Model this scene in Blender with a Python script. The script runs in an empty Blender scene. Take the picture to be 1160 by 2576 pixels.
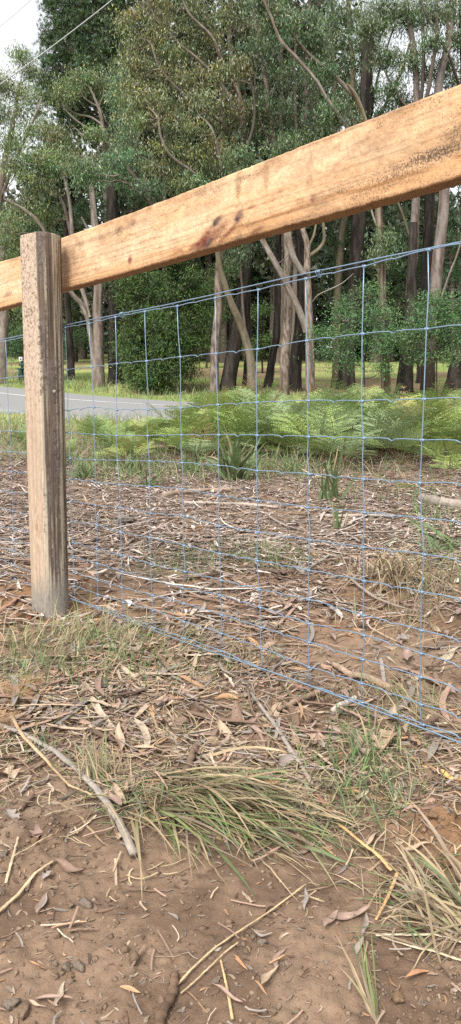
import bpy, math, random
import numpy as np
from mathutils import Matrix, Vector

# ------------------------------------------------------------------ camera, sky, sun, exposure
scene = bpy.context.scene
col = scene.collection
CAM_H, PITCH = 0.665, math.radians(6.4)
F, CX, CY = 1936.0, 580.0, 1288.0           # focal length and centre for a 1160 x 2576 view
cam_d = bpy.data.cameras.new('camera'); cam = bpy.data.objects.new('camera', cam_d); col.objects.link(cam)
cam_d.sensor_fit = 'VERTICAL'; cam_d.sensor_height = 24.0; cam_d.lens = 24.0 * F / 2576.0
cam_d.clip_start = 0.05; cam_d.clip_end = 2000
cam.location = (0, 0, CAM_H); cam.rotation_euler = (math.pi / 2 - PITCH, 0, 0)
scene.camera = cam

world = bpy.data.worlds.new('World'); scene.world = world; world.use_nodes = True
SUN_EL, SUN_AZ = math.radians(52), math.radians(205)    # azimuth clockwise from +Y: behind the camera, a little left
wn = world.node_tree; bg = wn.nodes['Background']
sky = wn.nodes.new('ShaderNodeTexSky'); sky.sky_type = 'NISHITA'; sky.sun_disc = False
sky.sun_elevation = SUN_EL; sky.sun_rotation = SUN_AZ; sky.air_density = 1.0; sky.dust_density = 4.0; sky.ozone_density = 1.0
hs = wn.nodes.new('ShaderNodeHueSaturation'); hs.inputs['Saturation'].default_value = 0.12
wn.links.new(sky.outputs[0], hs.inputs['Color']); wn.links.new(hs.outputs[0], bg.inputs['Color'])
bg.inputs['Strength'].default_value = 0.15
sun_d = bpy.data.lights.new('sun', 'SUN'); sun_d.energy = 1.2; sun_d.angle = math.radians(16); sun_d.color = (1.0, 0.96, 0.9)
sun = bpy.data.objects.new('sun', sun_d); col.objects.link(sun)
sd = Vector((math.sin(SUN_AZ) * math.cos(SUN_EL), math.cos(SUN_AZ) * math.cos(SUN_EL), math.sin(SUN_EL)))
sun.rotation_euler = sd.to_track_quat('Z', 'Y').to_euler()
vs = scene.view_settings; vs.view_transform = 'Standard'; vs.look = 'None'; vs.gamma = 1.0; vs.use_curve_mapping = False
vs.exposure = 1.3
scene.render.engine = 'CYCLES'
scene.cycles.use_denoising = False
scene.cycles.max_bounces = 4; scene.cycles.diffuse_bounces = 2; scene.cycles.glossy_bounces = 1; scene.cycles.transmission_bounces = 2; scene.cycles.use_light_tree = False
scene.cycles.caustics_reflective = False; scene.cycles.caustics_refractive = False; scene.cycles.transparent_max_bounces = 4

rng = np.random.default_rng(11); random.seed(11)

# ------------------------------------------------------------------ noise
def _h(i, j, s):
    n = (i.astype(np.int64) * 374761393 + j.astype(np.int64) * 668265263 + s * 974711) & 0xffffffff
    n = ((n ^ (n >> 13)) * 1274126177) & 0xffffffff
    return ((n ^ (n >> 16)) & 0xffff) / 65535.0
def vn(x, y, s=0):
    x = np.asarray(x, float); y = np.asarray(y, float)
    i = np.floor(x); j = np.floor(y); u = x - i; v = y - j
    u = u * u * (3 - 2 * u); v = v * v * (3 - 2 * v)
    a = _h(i, j, s); b = _h(i + 1, j, s); c = _h(i, j + 1, s); d = _h(i + 1, j + 1, s)
    return a + (b - a) * u + (c - a) * v + (a - b - c + d) * u * v
def fbm(x, y, s=0, o=4):
    t = 0; a = 0.5; n = 0
    for k in range(o):
        t = t + a * vn(x * 2 ** k, y * 2 ** k, s + k * 17); n += a; a *= 0.55
    return t / n
def sstep(a, b, x): t = np.clip((x - a) / (b - a), 0, 1); return t * t * (3 - 2 * t)
def lerp(a, b, t): return a + (b - a) * t
def unit(v): return v / np.maximum(np.linalg.norm(v, axis=-1, keepdims=True), 1e-9)

# ------------------------------------------------------------------ view helper: a point at world depth Y seen in direction of (px, py)
cp, sp = math.cos(PITCH), math.sin(PITCH)
def ray(px, py):
    u = (np.asarray(px, float) - CX) / F; v = (CY - np.asarray(py, float)) / F
    return np.stack([u, cp + v * sp, -sp + v * cp], -1)
def at(px, py, Y):
    r = ray(px, py); return r / r[..., 1:2] * np.asarray(Y, float)[..., None] + np.array([0, 0, CAM_H])
PPM = lambda Y: F / Y

# ------------------------------------------------------------------ terrain
PY = [-60, -5, 0, 1.5, 3, 5, 7, 8.5, 12, 18, 20, 22, 24, 26, 29, 35, 50, 80, 150, 420, 900]
PZ = [-.6, -.16, -.10, -.065, -.045, .04, .18, .30, .54, .83, 1.08, 1.27, 1.50, 1.78, 2.21, 2.95, 4.70, 8.0, 15.4, 42, 75]
MOUNDS = []   # x, y, radius, height
def terrain0(x, y):
    z = np.interp(y, PY, PZ)
    f = np.clip((11 - np.abs(y)) / 4, 0, 1)
    z = z + f * (0.055 * (fbm(x * .9, y * .9, 3) - .5) + 0.03 * (fbm(x * 3.1, y * 3.1, 5, 3) - .5))
    z = z + (1 - f) * 0.10 * (fbm(x * .35, y * .35, 8, 3) - .5) * np.clip((np.abs(y) - 6) / 6, 0, 1)
    for (mx, my, r, hh) in MOUNDS:
        z = z + hh * np.exp(-((x - mx) ** 2 + (y - my) ** 2) / (r * r))
    return z
def micro(x, y):
    f = np.clip((9 - y) / 4, 0, 1)
    c = fbm(x * 11, y * 11, 21, 3)
    clod = np.maximum(vn(x * 45, y * 45, 31) - .45, 0) + .6 * np.maximum(vn(x * 110, y * 110, 33) - .45, 0) + .35 * np.maximum(vn(x * 230, y * 230, 35) - .4, 0)
    rough = .5 + .8 * sstep(.42, .62, fbm(x * 2.3, y * 2.3, 41, 3))
    ridge = np.abs(vn(x * 26, y * 26, 51) - .5) + .5 * np.abs(vn(x * 63, y * 63, 53) - .5)
    return f * (0.018 * (c - .5) + 0.019 * clod * rough - .007 * ridge * rough)
def terrain(x, y): x = np.asarray(x, float); y = np.asarray(y, float); return terrain0(x, y) + micro(x, y)
def G(px, py):
    """ground point seen at (px, py)"""
    r = ray(px, py); dn = np.maximum(.05, -r[..., 2] + .06); t = (CAM_H + .05) / dn
    for k in range(26):
        p = r * t[..., None] + [0, 0, CAM_H]
        d = p[..., 2] - (np.interp(p[..., 1], PY, PZ) if k < 12 else terrain0(p[..., 0], p[..., 1]))
        t = t + d * .9 / dn
    p = r * t[..., None] + [0, 0, CAM_H]
    p[..., 2] = terrain(p[..., 0], p[..., 1])
    return p
def addm(px, py, r, h):
    g = G(px, py); MOUNDS.append((float(g[0]), float(g[1]), r, h))
addm(955, 1478, .16, .06); MOUNDS.append((-.70, 2.93, .20, -.045)); addm(480, 2000, .25, .02); addm(1120, 2080, .09, .03); addm(40, 1560, .12, .02)

# ------------------------------------------------------------------ mesh helpers
def mesh(name, V, Fs, mats, C=None, mi=None, smooth=False):
    me = bpy.data.meshes.new(name)
    V = np.asarray(V, np.float32).reshape(-1, 3)
    if not isinstance(Fs, list): Fs = [Fs]
    Fs = [np.asarray(f, np.int32) for f in Fs if len(f)]
    nl = sum(f.size for f in Fs); nf = sum(len(f) for f in Fs)
    me.vertices.add(len(V)); me.vertices.foreach_set('co', V.ravel())
    me.loops.add(nl); me.polygons.add(nf)
    me.loops.foreach_set('vertex_index', np.concatenate([f.ravel() for f in Fs]))
    tot = np.concatenate([np.full(len(f), f.shape[1], np.int32) for f in Fs])
    st = np.zeros(nf, np.int32); st[1:] = np.cumsum(tot)[:-1]
    me.polygons.foreach_set('loop_start', st); me.polygons.foreach_set('loop_total', tot)
    if mi is not None: me.polygons.foreach_set('material_index', np.asarray(mi, np.int32))
    if smooth: me.polygons.foreach_set('use_smooth', np.ones(nf, bool))
    if C is not None:
        C = np.asarray(C, np.float32)
        if C.shape[1] == 3: C = np.concatenate([C, np.ones((len(C), 1), np.float32)], 1)
        a = me.color_attributes.new('Col', 'FLOAT_COLOR', 'POINT'); a.data.foreach_set('color', C.ravel())
    for m in (mats if isinstance(mats, (list, tuple)) else [mats]): me.materials.append(M[m] if isinstance(m, str) else m)
    me.update(calc_edges=True)
    return me
def link(name, me, parent=None, loc=(0, 0, 0)):
    o = bpy.data.objects.new(name, me); col.objects.link(o); o.location = loc
    if parent is not None: o.parent = parent
    return o
def tag(o, label=None, cat=None, group=None, kind=None):
    if label: o['label'] = label
    if cat: o['category'] = cat
    if group: o['group'] = group
    if kind: o['kind'] = kind
    return o
def thing(name, label, cat, loc=(0, 0, 0), group=None):
    return tag(link(name, None, None, tuple(float(a) for a in loc)), label, cat, group)
def part(name, S, mats, parent, smooth=False, org=None):
    """S = Soup in world coordinates; the parent sits unrotated at its location"""
    o0 = np.array(parent.location) if org is None else np.asarray(org)
    return link(name, S.mesh(name, mats, smooth, o0), parent)
class Soup:
    def __init__(s): s.V = []; s.Q = []; s.T = []; s.C = []; s.n = 0; s.qm = []; s.tm = []
    def add(s, V, Fc, C=None, m=0):
        V = np.asarray(V, float).reshape(-1, 3); Fc = np.asarray(Fc, np.int64)
        if C is None: C = np.full((len(V), 3), .5)
        C = np.asarray(C, float)
        if C.ndim == 1: C = np.tile(C, (len(V), 1))
        s.V.append(V); s.C.append(C)
        if len(Fc):
            (s.Q if Fc.shape[1] == 4 else s.T).append(Fc + s.n); (s.qm if Fc.shape[1] == 4 else s.tm).append(np.full(len(Fc), m))
        s.n += len(V)
        return s
    def mesh(s, name, mats, smooth=False, org=np.zeros(3)):
        Fs = []; mi = []
        if s.Q: Fs.append(np.concatenate(s.Q)); mi.append(np.concatenate(s.qm))
        if s.T: Fs.append(np.concatenate(s.T)); mi.append(np.concatenate(s.tm))
        return mesh(name, np.concatenate(s.V) - org, Fs, mats, np.concatenate(s.C), np.concatenate(mi), smooth)
    def tris(s): return sum(len(q) * 2 for q in s.Q) + sum(len(t) for t in s.T)

def frames(P):
    t = unit(np.gradient(P, axis=-2))
    ref = np.where(np.abs(t[..., 2:3]) > .92, np.array([1., 0, 0]), np.array([0, 0, 1.]))
    # one reference for a whole strip, so that it does not flip
    r0 = np.where((np.abs(t[..., 2]).mean(-1) > .75)[..., None, None], np.array([1., .2, 0]), np.array([0, 0, 1.]))
    a = unit(np.cross(t, r0)); b = np.cross(a, t)
    return t, a, b
def tubes(P, R, k=5, C=None, S=None, m=0, cap=True, ell=None):
    """P (n,m,3) centre lines, R (n,m) radii, C (n,3) or (n,m,3) colours"""
    P = np.asarray(P, float); R = np.asarray(R, float)
    if P.ndim == 2: P = P[None]; R = R[None]
    n, mm, _ = P.shape; t, a, b = frames(P)
    th = np.arange(k) * 2 * np.pi / k
    if ell is None: ell = 1.0
    V = P[:, :, None] + R[:, :, None, None] * (np.cos(th)[:, None] * a[:, :, None] + ell * np.sin(th)[:, None] * b[:, :, None])
    idx = np.arange(n * mm * k).reshape(n, mm, k)
    q = np.stack([idx[:, :-1], np.roll(idx, -1, 2)[:, :-1], np.roll(idx, -1, 2)[:, 1:], idx[:, 1:]], -1).reshape(-1, 4)
    if C is None: C = np.full((n, 3), .5)
    C = np.asarray(C, float)
    if C.ndim == 1: C = np.tile(C, (n, 1))
    if C.ndim == 2: C = np.repeat(C[:, None], mm, 1)
    CC = np.repeat(C[:, :, None], k, 2).reshape(-1, 3)
    if S is None: S = Soup()
    start = S.n
    S.add(V, q, CC, m)
    if cap:
        for e in (0, mm - 1):
            c = P[:, e]; base = S.n
            Vc = c; S.V.append(Vc); S.C.append(C[:, e]); S.n += n
            ci = np.repeat(np.arange(n)[:, None], k, 1) + base
            rg = idx[:, e] + start
            tri = np.stack([ci, rg, np.roll(rg, -1, 1)], -1)
            if e == 0: tri = tri[..., ::-1]
            S.T.append(tri.reshape(-1, 3)); S.tm.append(np.full(n * k, m))
    return S
def strips(P, W, side=None, C=None, S=None, m=0, fold=0.0):
    """flat blades: P (n,m,3), half widths W (n,m); fold lifts the edges"""
    P = np.asarray(P, float); n, mm, _ = P.shape
    t, a, b = frames(P)
    if side is not None:
        a = unit(side[:, None] - t * np.sum(side[:, None] * t, -1, keepdims=True)); b = np.cross(a, t)
    A = a * W[..., None]; B = b * (W * fold)[..., None] if fold else 0
    V = np.stack([P - A + B, P, P + A + B], 2)
    idx = np.arange(n * mm * 3).reshape(n, mm, 3)
    q = np.concatenate([np.stack([idx[:, :-1, j], idx[:, :-1, j + 1], idx[:, 1:, j + 1], idx[:, 1:, j]], -1).reshape(-1, 4) for j in (0, 1)])
    C = np.asarray(C, float)
    if C.ndim == 2: C = np.repeat(C[:, None], mm, 1)
    if S is None: S = Soup()
    return S.add(V, q, np.repeat(C[:, :, None], 3, 2).reshape(-1, 3), m)
def ribbons(P, W, side=None, C=None, S=None, m=0):
    """two-column blades (cheaper)"""
    P = np.asarray(P, float); n, mm, _ = P.shape
    t, a, b = frames(P)
    if side is not None: a = unit(side[:, None] - t * np.sum(side[:, None] * t, -1, keepdims=True))
    A = a * W[..., None]; V = np.stack([P - A, P + A], 2)
    idx = np.arange(n * mm * 2).reshape(n, mm, 2)
    q = np.stack([idx[:, :-1, 0], idx[:, :-1, 1], idx[:, 1:, 1], idx[:, 1:, 0]], -1).reshape(-1, 4)
    C = np.asarray(C, float)
    if C.ndim == 2: C = np.repeat(C[:, None], mm, 1)
    if S is None: S = Soup()
    return S.add(V, q, np.repeat(C[:, :, None], 2, 2).reshape(-1, 3), m)
def diamonds(P, D, L, Wd, C, S, m=0, N=None):
    """leaf faces: base P, direction D, length L, half width Wd; two bent triangles pairs as one quad"""
    n = len(P)
    if N is None: N = unit(rng.normal(size=(n, 3)))
    side = unit(np.cross(D, N)); nn = np.cross(side, D)
    mid = P + D * (L * .45)[:, None] + nn * (L * .06)[:, None]
    V = np.stack([P, mid - side * Wd[:, None], P + D * L[:, None], mid + side * Wd[:, None]], 1)
    return S.add(V, np.arange(n * 4).reshape(n, 4), np.repeat(C, 4, 0), m)
def crom(pts, n):
    """smooth polyline"""
    p = np.asarray(pts, float); k = len(p)
    if k == 2: return p[0] + (p[1] - p[0]) * np.linspace(0, 1, n)[:, None]
    q = np.vstack([2 * p[0] - p[1], p, 2 * p[-1] - p[-2]])
    t = np.linspace(0, k - 1 - 1e-9, n); i = t.astype(int); u = (t - i)[:, None]
    a, b, c, d = q[i], q[i + 1], q[i + 2], q[i + 3]
    return .5 * (2 * b + (c - a) * u + (2 * a - 5 * b + 4 * c - d) * u * u + (3 * b - a - 3 * c + d) * u ** 3)

# ------------------------------------------------------------------ materials
M = {}
def mat(name, rough=.85, spec=.3, trans=0.0, nscale=0, namp=0, bump=0, bscale=200, bdist=.002, metal=0, stretch=None, color=None, speck=None):
    m = bpy.data.materials.new(name); m.use_nodes = True; nt = m.node_tree; N = nt.nodes; L = nt.links
    b = N['Principled BSDF']; b.inputs['Roughness'].default_value = rough; b.inputs['Specular IOR Level'].default_value = spec; b.inputs['Metallic'].default_value = metal
    if color is None:
        a = N.new('ShaderNodeVertexColor'); a.layer_name = 'Col'; c = a.outputs['Color']
    else:
        a = N.new('ShaderNodeRGB'); a.outputs[0].default_value = (*color, 1); c = a.outputs[0]
    tc = N.new('ShaderNodeTexCoord'); vec = tc.outputs['Object']
    if stretch is not None:
        mp = N.new('ShaderNodeMapping'); mp.inputs['Scale'].default_value = stretch; L.new(vec, mp.inputs['Vector']); vec = mp.outputs[0]
    if nscale:
        nz = N.new('ShaderNodeTexNoise'); nz.inputs['Scale'].default_value = nscale; nz.inputs['Detail'].default_value = 6; nz.inputs['Roughness'].default_value = .65
        L.new(vec, nz.inputs['Vector'])
        mr = N.new('ShaderNodeMapRange'); mr.inputs[1].default_value = .25; mr.inputs[2].default_value = .75; mr.inputs[3].default_value = 1 - namp; mr.inputs[4].default_value = 1 + namp
        L.new(nz.outputs['Fac'], mr.inputs[0])
        mx = N.new('ShaderNodeVectorMath'); mx.operation = 'SCALE'; L.new(c, mx.inputs[0]); L.new(mr.outputs[0], mx.inputs['Scale']); c = mx.outputs[0]
    L.new(c, b.inputs['Base Color'])
    if bump:
        nb = N.new('ShaderNodeTexNoise'); nb.inputs['Scale'].default_value = bscale; nb.inputs['Detail'].default_value = 8; nb.inputs['Roughness'].default_value = .7
        L.new(vec, nb.inputs['Vector'])
        bp = N.new('ShaderNodeBump'); bp.inputs['Strength'].default_value = bump; bp.inputs['Distance'].default_value = bdist
        L.new(nb.outputs['Fac'], bp.inputs['Height']); L.new(bp.outputs[0], b.inputs['Normal'])
    if trans:
        out = N['Material Output']; tr = N.new('ShaderNodeBsdfTranslucent'); L.new(c, tr.inputs['Color'])
        ms = N.new('ShaderNodeMixShader'); ms.inputs[0].default_value = trans
        L.new(b.outputs[0], ms.inputs[1]); L.new(tr.outputs[0], ms.inputs[2]); L.new(ms.outputs[0], out.inputs['Surface'])
    M[name] = m; return m
mat('soil', .95, .15, nscale=60, namp=.28, bump=.9, bscale=260, bdist=.004)
mat('clod', .95, .15, nscale=90, namp=.3, bump=.7, bscale=300, bdist=.002)
mat('asphalt', .9, .25, nscale=30, namp=.18, bump=.4, bscale=120, bdist=.003, color=(.19, .188, .185))
mat('road_paint', .7, .3, nscale=8, namp=.2, color=(.42, .42, .41))
mat('litter', .8, .3, nscale=120, namp=.22, bump=.35, bscale=350, bdist=.001)
mat('dry_leaf', .7, .35, trans=.12, nscale=140, namp=.25, bump=.35, bscale=260, bdist=.001)
mat('stick', .85, .25, nscale=90, namp=.35, bump=.8, bscale=160, bdist=.003)
mat('grass', .6, .35, trans=.22, nscale=60, namp=.15)
mat('gum_leaf', .42, .5, trans=.16)
mat('needle', .6, .35, trans=.1)
mat('fern_leaf', .6, .35, trans=.25)
mat('smooth_bark', .85, .25, nscale=7, namp=.42, bump=.6, bscale=16, bdist=.03, stretch=(1, 1, .4))
mat('rough_bark', .95, .15, nscale=7, namp=.5, bump=1.0, bscale=14, bdist=.06, stretch=(1.6, 1.6, .16))
mat('twig_bark', .9, .2, nscale=3, namp=.3)
mat('wire', .38, .5, metal=.35, nscale=40, namp=.2, color=(.175, .255, .345))
mat('cable', .6, .4, color=(.3, .3, .3))
mat('green_paint', .5, .4, nscale=12, namp=.15, color=(.012, .055, .045))
mat('white_plate', .5, .4, nscale=12, namp=.05, color=(.75, .76, .76))
mat('plate_print', .6, .3, nscale=12, namp=.05, color=(.12, .12, .13))
# sawn timber: colour attribute + speckled mould where alpha-like 'Mould' attribute is high + fine fibres
def timber(name, st, fine, mould_col, mscale):
    m = mat(name, .8, .25, nscale=fine, namp=.25, bump=.6, bscale=fine * 2.4, bdist=.0022, stretch=st)
    nt = m.node_tree; N = nt.nodes; L = nt.links; b = N['Principled BSDF']
    src = b.inputs['Base Color'].links[0].from_socket
    at_ = N.new('ShaderNodeAttribute'); at_.attribute_name = 'Mould'
    tc = N.new('ShaderNodeTexCoord'); mp = N.new('ShaderNodeMapping'); mp.inputs['Scale'].default_value = (1.0, 1, 1.0)
    L.new(tc.outputs['Object'], mp.inputs['Vector'])
    nz = N.new('ShaderNodeTexNoise'); nz.inputs['Scale'].default_value = mscale; nz.inputs['Detail'].default_value = 5; nz.inputs['Roughness'].default_value = .7
    L.new(mp.outputs[0], nz.inputs['Vector'])
    # speck = smoothstep(noise + 0.42*mould - 0.72)
    ad = N.new('ShaderNodeMath'); ad.operation = 'MULTIPLY_ADD'; ad.inputs[1].default_value = .34
    L.new(at_.outputs['Fac'], ad.inputs[0]); L.new(nz.outputs['Fac'], ad.inputs[2])
    mr = N.new('ShaderNodeMapRange'); mr.interpolation_type = 'SMOOTHSTEP'; mr.inputs[1].default_value = .62; mr.inputs[2].default_value = .82
    L.new(ad.outputs[0], mr.inputs[0])
    mx = N.new('ShaderNodeMix'); mx.data_type = 'RGBA'; L.new(mr.outputs[0], mx.inputs[0]); L.new(src, mx.inputs[6]); mx.inputs[7].default_value = (*mould_col, 1)
    L.new(mx.outputs[2], b.inputs['Base Color'])
    return m
timber('sawn_timber', (30, 1, 180) if False else (22, 60, 60), 3.2, (.085, .056, .034), 210)
timber('post_timber', (60, 60, 9), 3.2, (.075, .05, .032), 90)
def set_attr(me, name, vals):
    a = me.attributes.new(name, 'FLOAT', 'POINT'); a.data.foreach_set('value', np.asarray(vals, np.float32))

# ------------------------------------------------------------------ ground: one sheet to the horizon
GREEN_ZONE = lambda x, y: sstep(10.5, 13, y + .6 * (fbm(x * .6, y * .6, 61) - .5))
def ground_color(x, y):
    n1 = fbm(x * 1.7, y * 1.7, 71, 4); n2 = fbm(x * 9, y * 9, 73, 3); n3 = fbm(x * 40, y * 40, 75, 2)
    soil = np.array([.232, .156, .104]); dark = np.array([.140, .090, .060]); pale = np.array([.32, .232, .163]); rust = np.array([.27, .145, .07])
    c = soil + (dark - soil) * sstep(.45, .7, n2)[..., None] * .8
    c = c + (pale - c) * (sstep(.5, .68, n1) * .6)[..., None]
    # pale trodden dirt in the foreground, duller under the litter
    near = sstep(1.5, .8, y)[..., None]; c = c * (1 + .12 * near)
    lit = sstep(2.9, 4.4, y)[..., None]; c = lerp(c, np.array([.24, .172, .125]) * (.7 + .6 * n2[..., None]), lit)
    red = (sstep(2.2, 2.8, y) * sstep(4.4, 3.3, y) * sstep(.42, .58, n1))[..., None]; c = lerp(c, np.array([.25, .145, .085]), red * .7)
    for (px, py, r) in ((1120, 2080, .085), (90, 1480, .25), (140, 1555, .2)):
        g = G(px, py); c = lerp(c, rust * (.75 + .5 * n3[..., None]), (np.exp(-((x - g[0]) ** 2 + (y - g[1]) ** 2) / r ** 2) * .85)[..., None])
    gr = GREEN_ZONE(x, y)[..., None]
    lawn = lerp(np.array([.20, .255, .07]), np.array([.31, .33, .12]), sstep(.4, .65, fbm(x * .5, y * .5, 81))[..., None])
    brown = np.array([.20, .14, .085])
    lawn = lerp(lawn, brown, (sstep(.50, .62, fbm(x * .16, y * .30, 83, 3)) * .9)[..., None])
    lawn = lerp(lawn, np.array([.10, .085, .05]), (sstep(62, 90, y) * .9)[..., None])
    c = lerp(c, lawn, gr)
    return c * (.9 + .2 * n3[..., None])
def build_ground():
    ys = np.concatenate([[-60, -30, -15, -8, -5, -3, -2, -1.2, -.6, -.2, .1, .3, .45], .55 * np.exp(np.arange(0, math.log(11 / .55), .0046)), 11 * np.exp(np.arange(.02, math.log(900 / 11), .035)), [900.]])
    uf = np.arange(-.42, .4201, .0046); ug = .42 * np.exp(np.arange(.05, 3.4, .09)); us = np.concatenate([-ug[::-1], uf, ug])
    w = np.where(ys < 0, .9, np.sqrt(ys ** 2 + .5 ** 2)); w = np.maximum(w, .55)
    Y = np.repeat(ys[:, None], len(us), 1); X = us[None] * w[:, None]
    Z = terrain(X, Y); n, k = Y.shape
    idx = np.arange(n * k).reshape(n, k)
    q = np.stack([idx[:-1, :-1], idx[:-1, 1:], idx[1:, 1:], idx[1:, :-1]], -1).reshape(-1, 4)
    C = ground_color(X, Y) * .78
    me = mesh('ground', np.stack([X, Y, Z], -1), q, 'soil', C.reshape(-1, 3), smooth=True)
    tag(link('ground', me), kind='structure')
build_ground()

# ------------------------------------------------------------------ road
def road_sheet(name, d0, d1, lift, material, s0=-26, s1=30, skirt=.0, parent=None):
    """a strip parallel to the road line between offsets d0 and d1"""
    o = np.array([-5.0, 22.0]); e = unit(np.array([.80, -.60])); nrm = np.array([.60, .80])
    s = np.linspace(s0, s1, 120); d = np.linspace(d0, d1, 9 if d1 - d0 > 1 else 3)
    bend = .0065 * np.clip(-s, 0, 100) ** 2
    P = o + s[:, None, None] * e + (d[None, :, None] + bend[:, None, None]) * nrm
    Z = np.interp(P[..., 1], PY, PZ) + .055 + lift
    V = np.concatenate([P, Z[..., None]], -1); n, k = Z.shape; idx = np.arange(n * k).reshape(n, k)
    q = np.stack([idx[:-1, :-1], idx[1:, :-1], idx[1:, 1:], idx[:-1, 1:]], -1).reshape(-1, 4)
    S = Soup().add(V, q[:, ::-1], np.array([.2, .2, .2]))
    if skirt:
        for side, fl in ((0, 0), (k - 1, 1)):
            a = V[:, side]; b = a - [0, 0, skirt]; b[:, :2] += nrm * (.25 if fl else -.25)
            W = np.concatenate([a, b]); i = np.arange(n - 1)
            f = np.stack([i, i + 1, i + 1 + n, i + n], -1); S.add(W, f[:, ::-1] if fl else f, np.array([.2, .2, .2]))
    o_ = link(name, S.mesh(name, material, True), parent)
    if parent is None: tag(o_, kind='structure')
    return o_
road = road_sheet('road', -2.35, 2.3, 0, 'asphalt', skirt=.18)
road_sheet('road_line', .86, .98, .006, 'road_paint', parent=road)

# ------------------------------------------------------------------ fence: line of the mesh, post, rails, wire
A0 = np.array([-.63, 3.004]); ED = unit(np.array([1.06, -1.293])); NR = np.array([ED[1], -ED[0]])   # NR points to the camera side
if NR @ (-A0) < 0: NR = -NR
def FP(s, z, off=0.0):
    s = np.asarray(s, float); z = np.asarray(z, float)
    xy = A0 + s[..., None] * ED + off * NR
    return np.concatenate([xy, np.broadcast_to(z, s.shape)[..., None]], -1)
def plane_hit(px, py, off):
    r = ray(px, py); o = np.array([A0[0] + off * NR[0], A0[1] + off * NR[1]])
    t = (o @ NR) / (r[..., :2] @ NR); p = r * t[..., None]
    return (p[..., :2] - o) @ ED, p[..., 2] + CAM_H
ROFF = -.03
def board(name, label, s_a, s_b, top, bot, thick, seed):
    pxT = np.array(top, float); sT, zT = plane_hit(pxT[:, 0], pxT[:, 1], ROFF); pxB = np.array(bot, float); sB, zB = plane_hit(pxB[:, 0], pxB[:, 1], ROFF)
    def ext(s, sk, zk):
        o = np.argsort(sk); sk, zk = sk[o], zk[o]
        a = np.polyfit(sk, zk, 1)
        return np.where(s < sk[0], zk[0] + (s - sk[0]) * a[0], np.where(s > sk[-1], zk[-1] + (s - sk[-1]) * a[0], np.interp(s, sk, zk)))
    ns = int((s_b - s_a) / .0042); nz = 52; nt = 8
    s = np.linspace(s_a, s_b, ns)
    k = 9; pad = lambda v: np.convolve(np.pad(v, k * 3, 'edge'), np.ones(k * 6 + 1) / (k * 6 + 1), 'valid')
    zt = pad(ext(s, sT, zT)) + .0022 * (fbm(s * 9, s * 0, seed) - .5) + .0016 * (vn(s * 60, s * 0, seed + 1) - .5)
    zb = pad(ext(s, sB, zB)) + .0022 * (fbm(s * 9, s * 0, seed + 2) - .5) + .002 * (vn(s * 75, s * 0, seed + 3) - .5)
    # section loop: front face up, top, back down, underside
    fr = np.stack([np.linspace(0, 1, nz), np.zeros(nz)], 1)
    tp = np.stack([np.ones(nt), np.linspace(0, 1, nt + 2)[1:-1]], 1)
    bk = np.stack([np.linspace(1, 0, 14), np.ones(14)], 1)
    un = np.stack([np.zeros(nt), np.linspace(1, 0, nt + 2)[1:-1]], 1)
    sec = np.concatenate([fr, tp, bk, un]); m = len(sec)
    v, d = sec[:, 0], sec[:, 1]
    # slightly worn corners
    z = zb[:, None] + (zt - zb)[:, None] * v[None]
    off = ROFF - thick * d[None] + 0 * z
    zin = .0025
    corner = (np.minimum(v, 1 - v) < 1e-6)[None]
    nS, nV = np.meshgrid(s, v, indexing='ij')
    off = off + np.where(d[None] < 1e-6, .0024 * (fbm(nS * 14, nV * 3, seed + 5) - .5) + .0012 * (vn(nS * 170, nV * 30, seed + 6) - .5), 0)
    off = np.where(corner & (d[None] < 1e-6), off - .003, off)
    V = FP(np.repeat(s[:, None], m, 1), z, 0) + off[..., None] * np.array([NR[0], NR[1], 0])
    idx = np.arange(ns * m).reshape(ns, m)
    q = np.stack([idx[:-1], idx[1:], np.roll(idx, -1, 1)[1:], np.roll(idx, -1, 1)[:-1]], -1).reshape(-1, 4)
    # colour by place on the board (S along, Z up from the lower edge in metres)
    Sg = np.repeat(s[:, None], m, 1); Zg = z - zb[:, None]; Hh = (zt - zb)[:, None]
    base = np.array([.81, .505, .28]); pale = np.array([.89, .62, .39]); org = np.array([.72, .39, .18])
    n1 = fbm(Sg * 3, Zg * 14, seed + 11); n2 = fbm(Sg * 14, Zg * 60, seed + 12); n3 = fbm(Sg * 60, Zg * 90, seed + 13, 3)
    C = lerp(base, pale, (sstep(.4, .68, n1) * .85)[..., None]); C = lerp(C, org, (sstep(.5, .75, n2) * .35)[..., None])
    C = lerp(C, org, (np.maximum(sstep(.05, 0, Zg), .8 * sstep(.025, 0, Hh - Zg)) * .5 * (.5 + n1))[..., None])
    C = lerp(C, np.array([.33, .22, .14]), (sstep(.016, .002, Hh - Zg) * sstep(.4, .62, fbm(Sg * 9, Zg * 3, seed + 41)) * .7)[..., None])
    mould = .02 + .30 * sstep(.46, .68, fbm(Sg * 4, Zg * 9, seed + 14))
    def spot(px, py):
        a, b = plane_hit(np.array(px, float), np.array(py, float), ROFF); return float(a), float(b)
    def blob(px, py, rs, rz, ang=0):
        a, b = spot(px, py); ds = Sg - a; dz = z - b; c_, s_ = math.cos(ang), math.sin(ang)
        wob = 1 + .9 * (fbm(Sg * 30, z * 30, seed + 21, 3) - .5)
        return np.exp(-(((ds * c_ + dz * s_) / rs) ** 2 + ((-ds * s_ + dz * c_) / rz) ** 2) * wob * 1.0)
    RED = np.array([.17, .035, .025]); BLK = np.array([.05, .042, .05]); BRN = np.array([.26, .14, .06])
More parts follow.
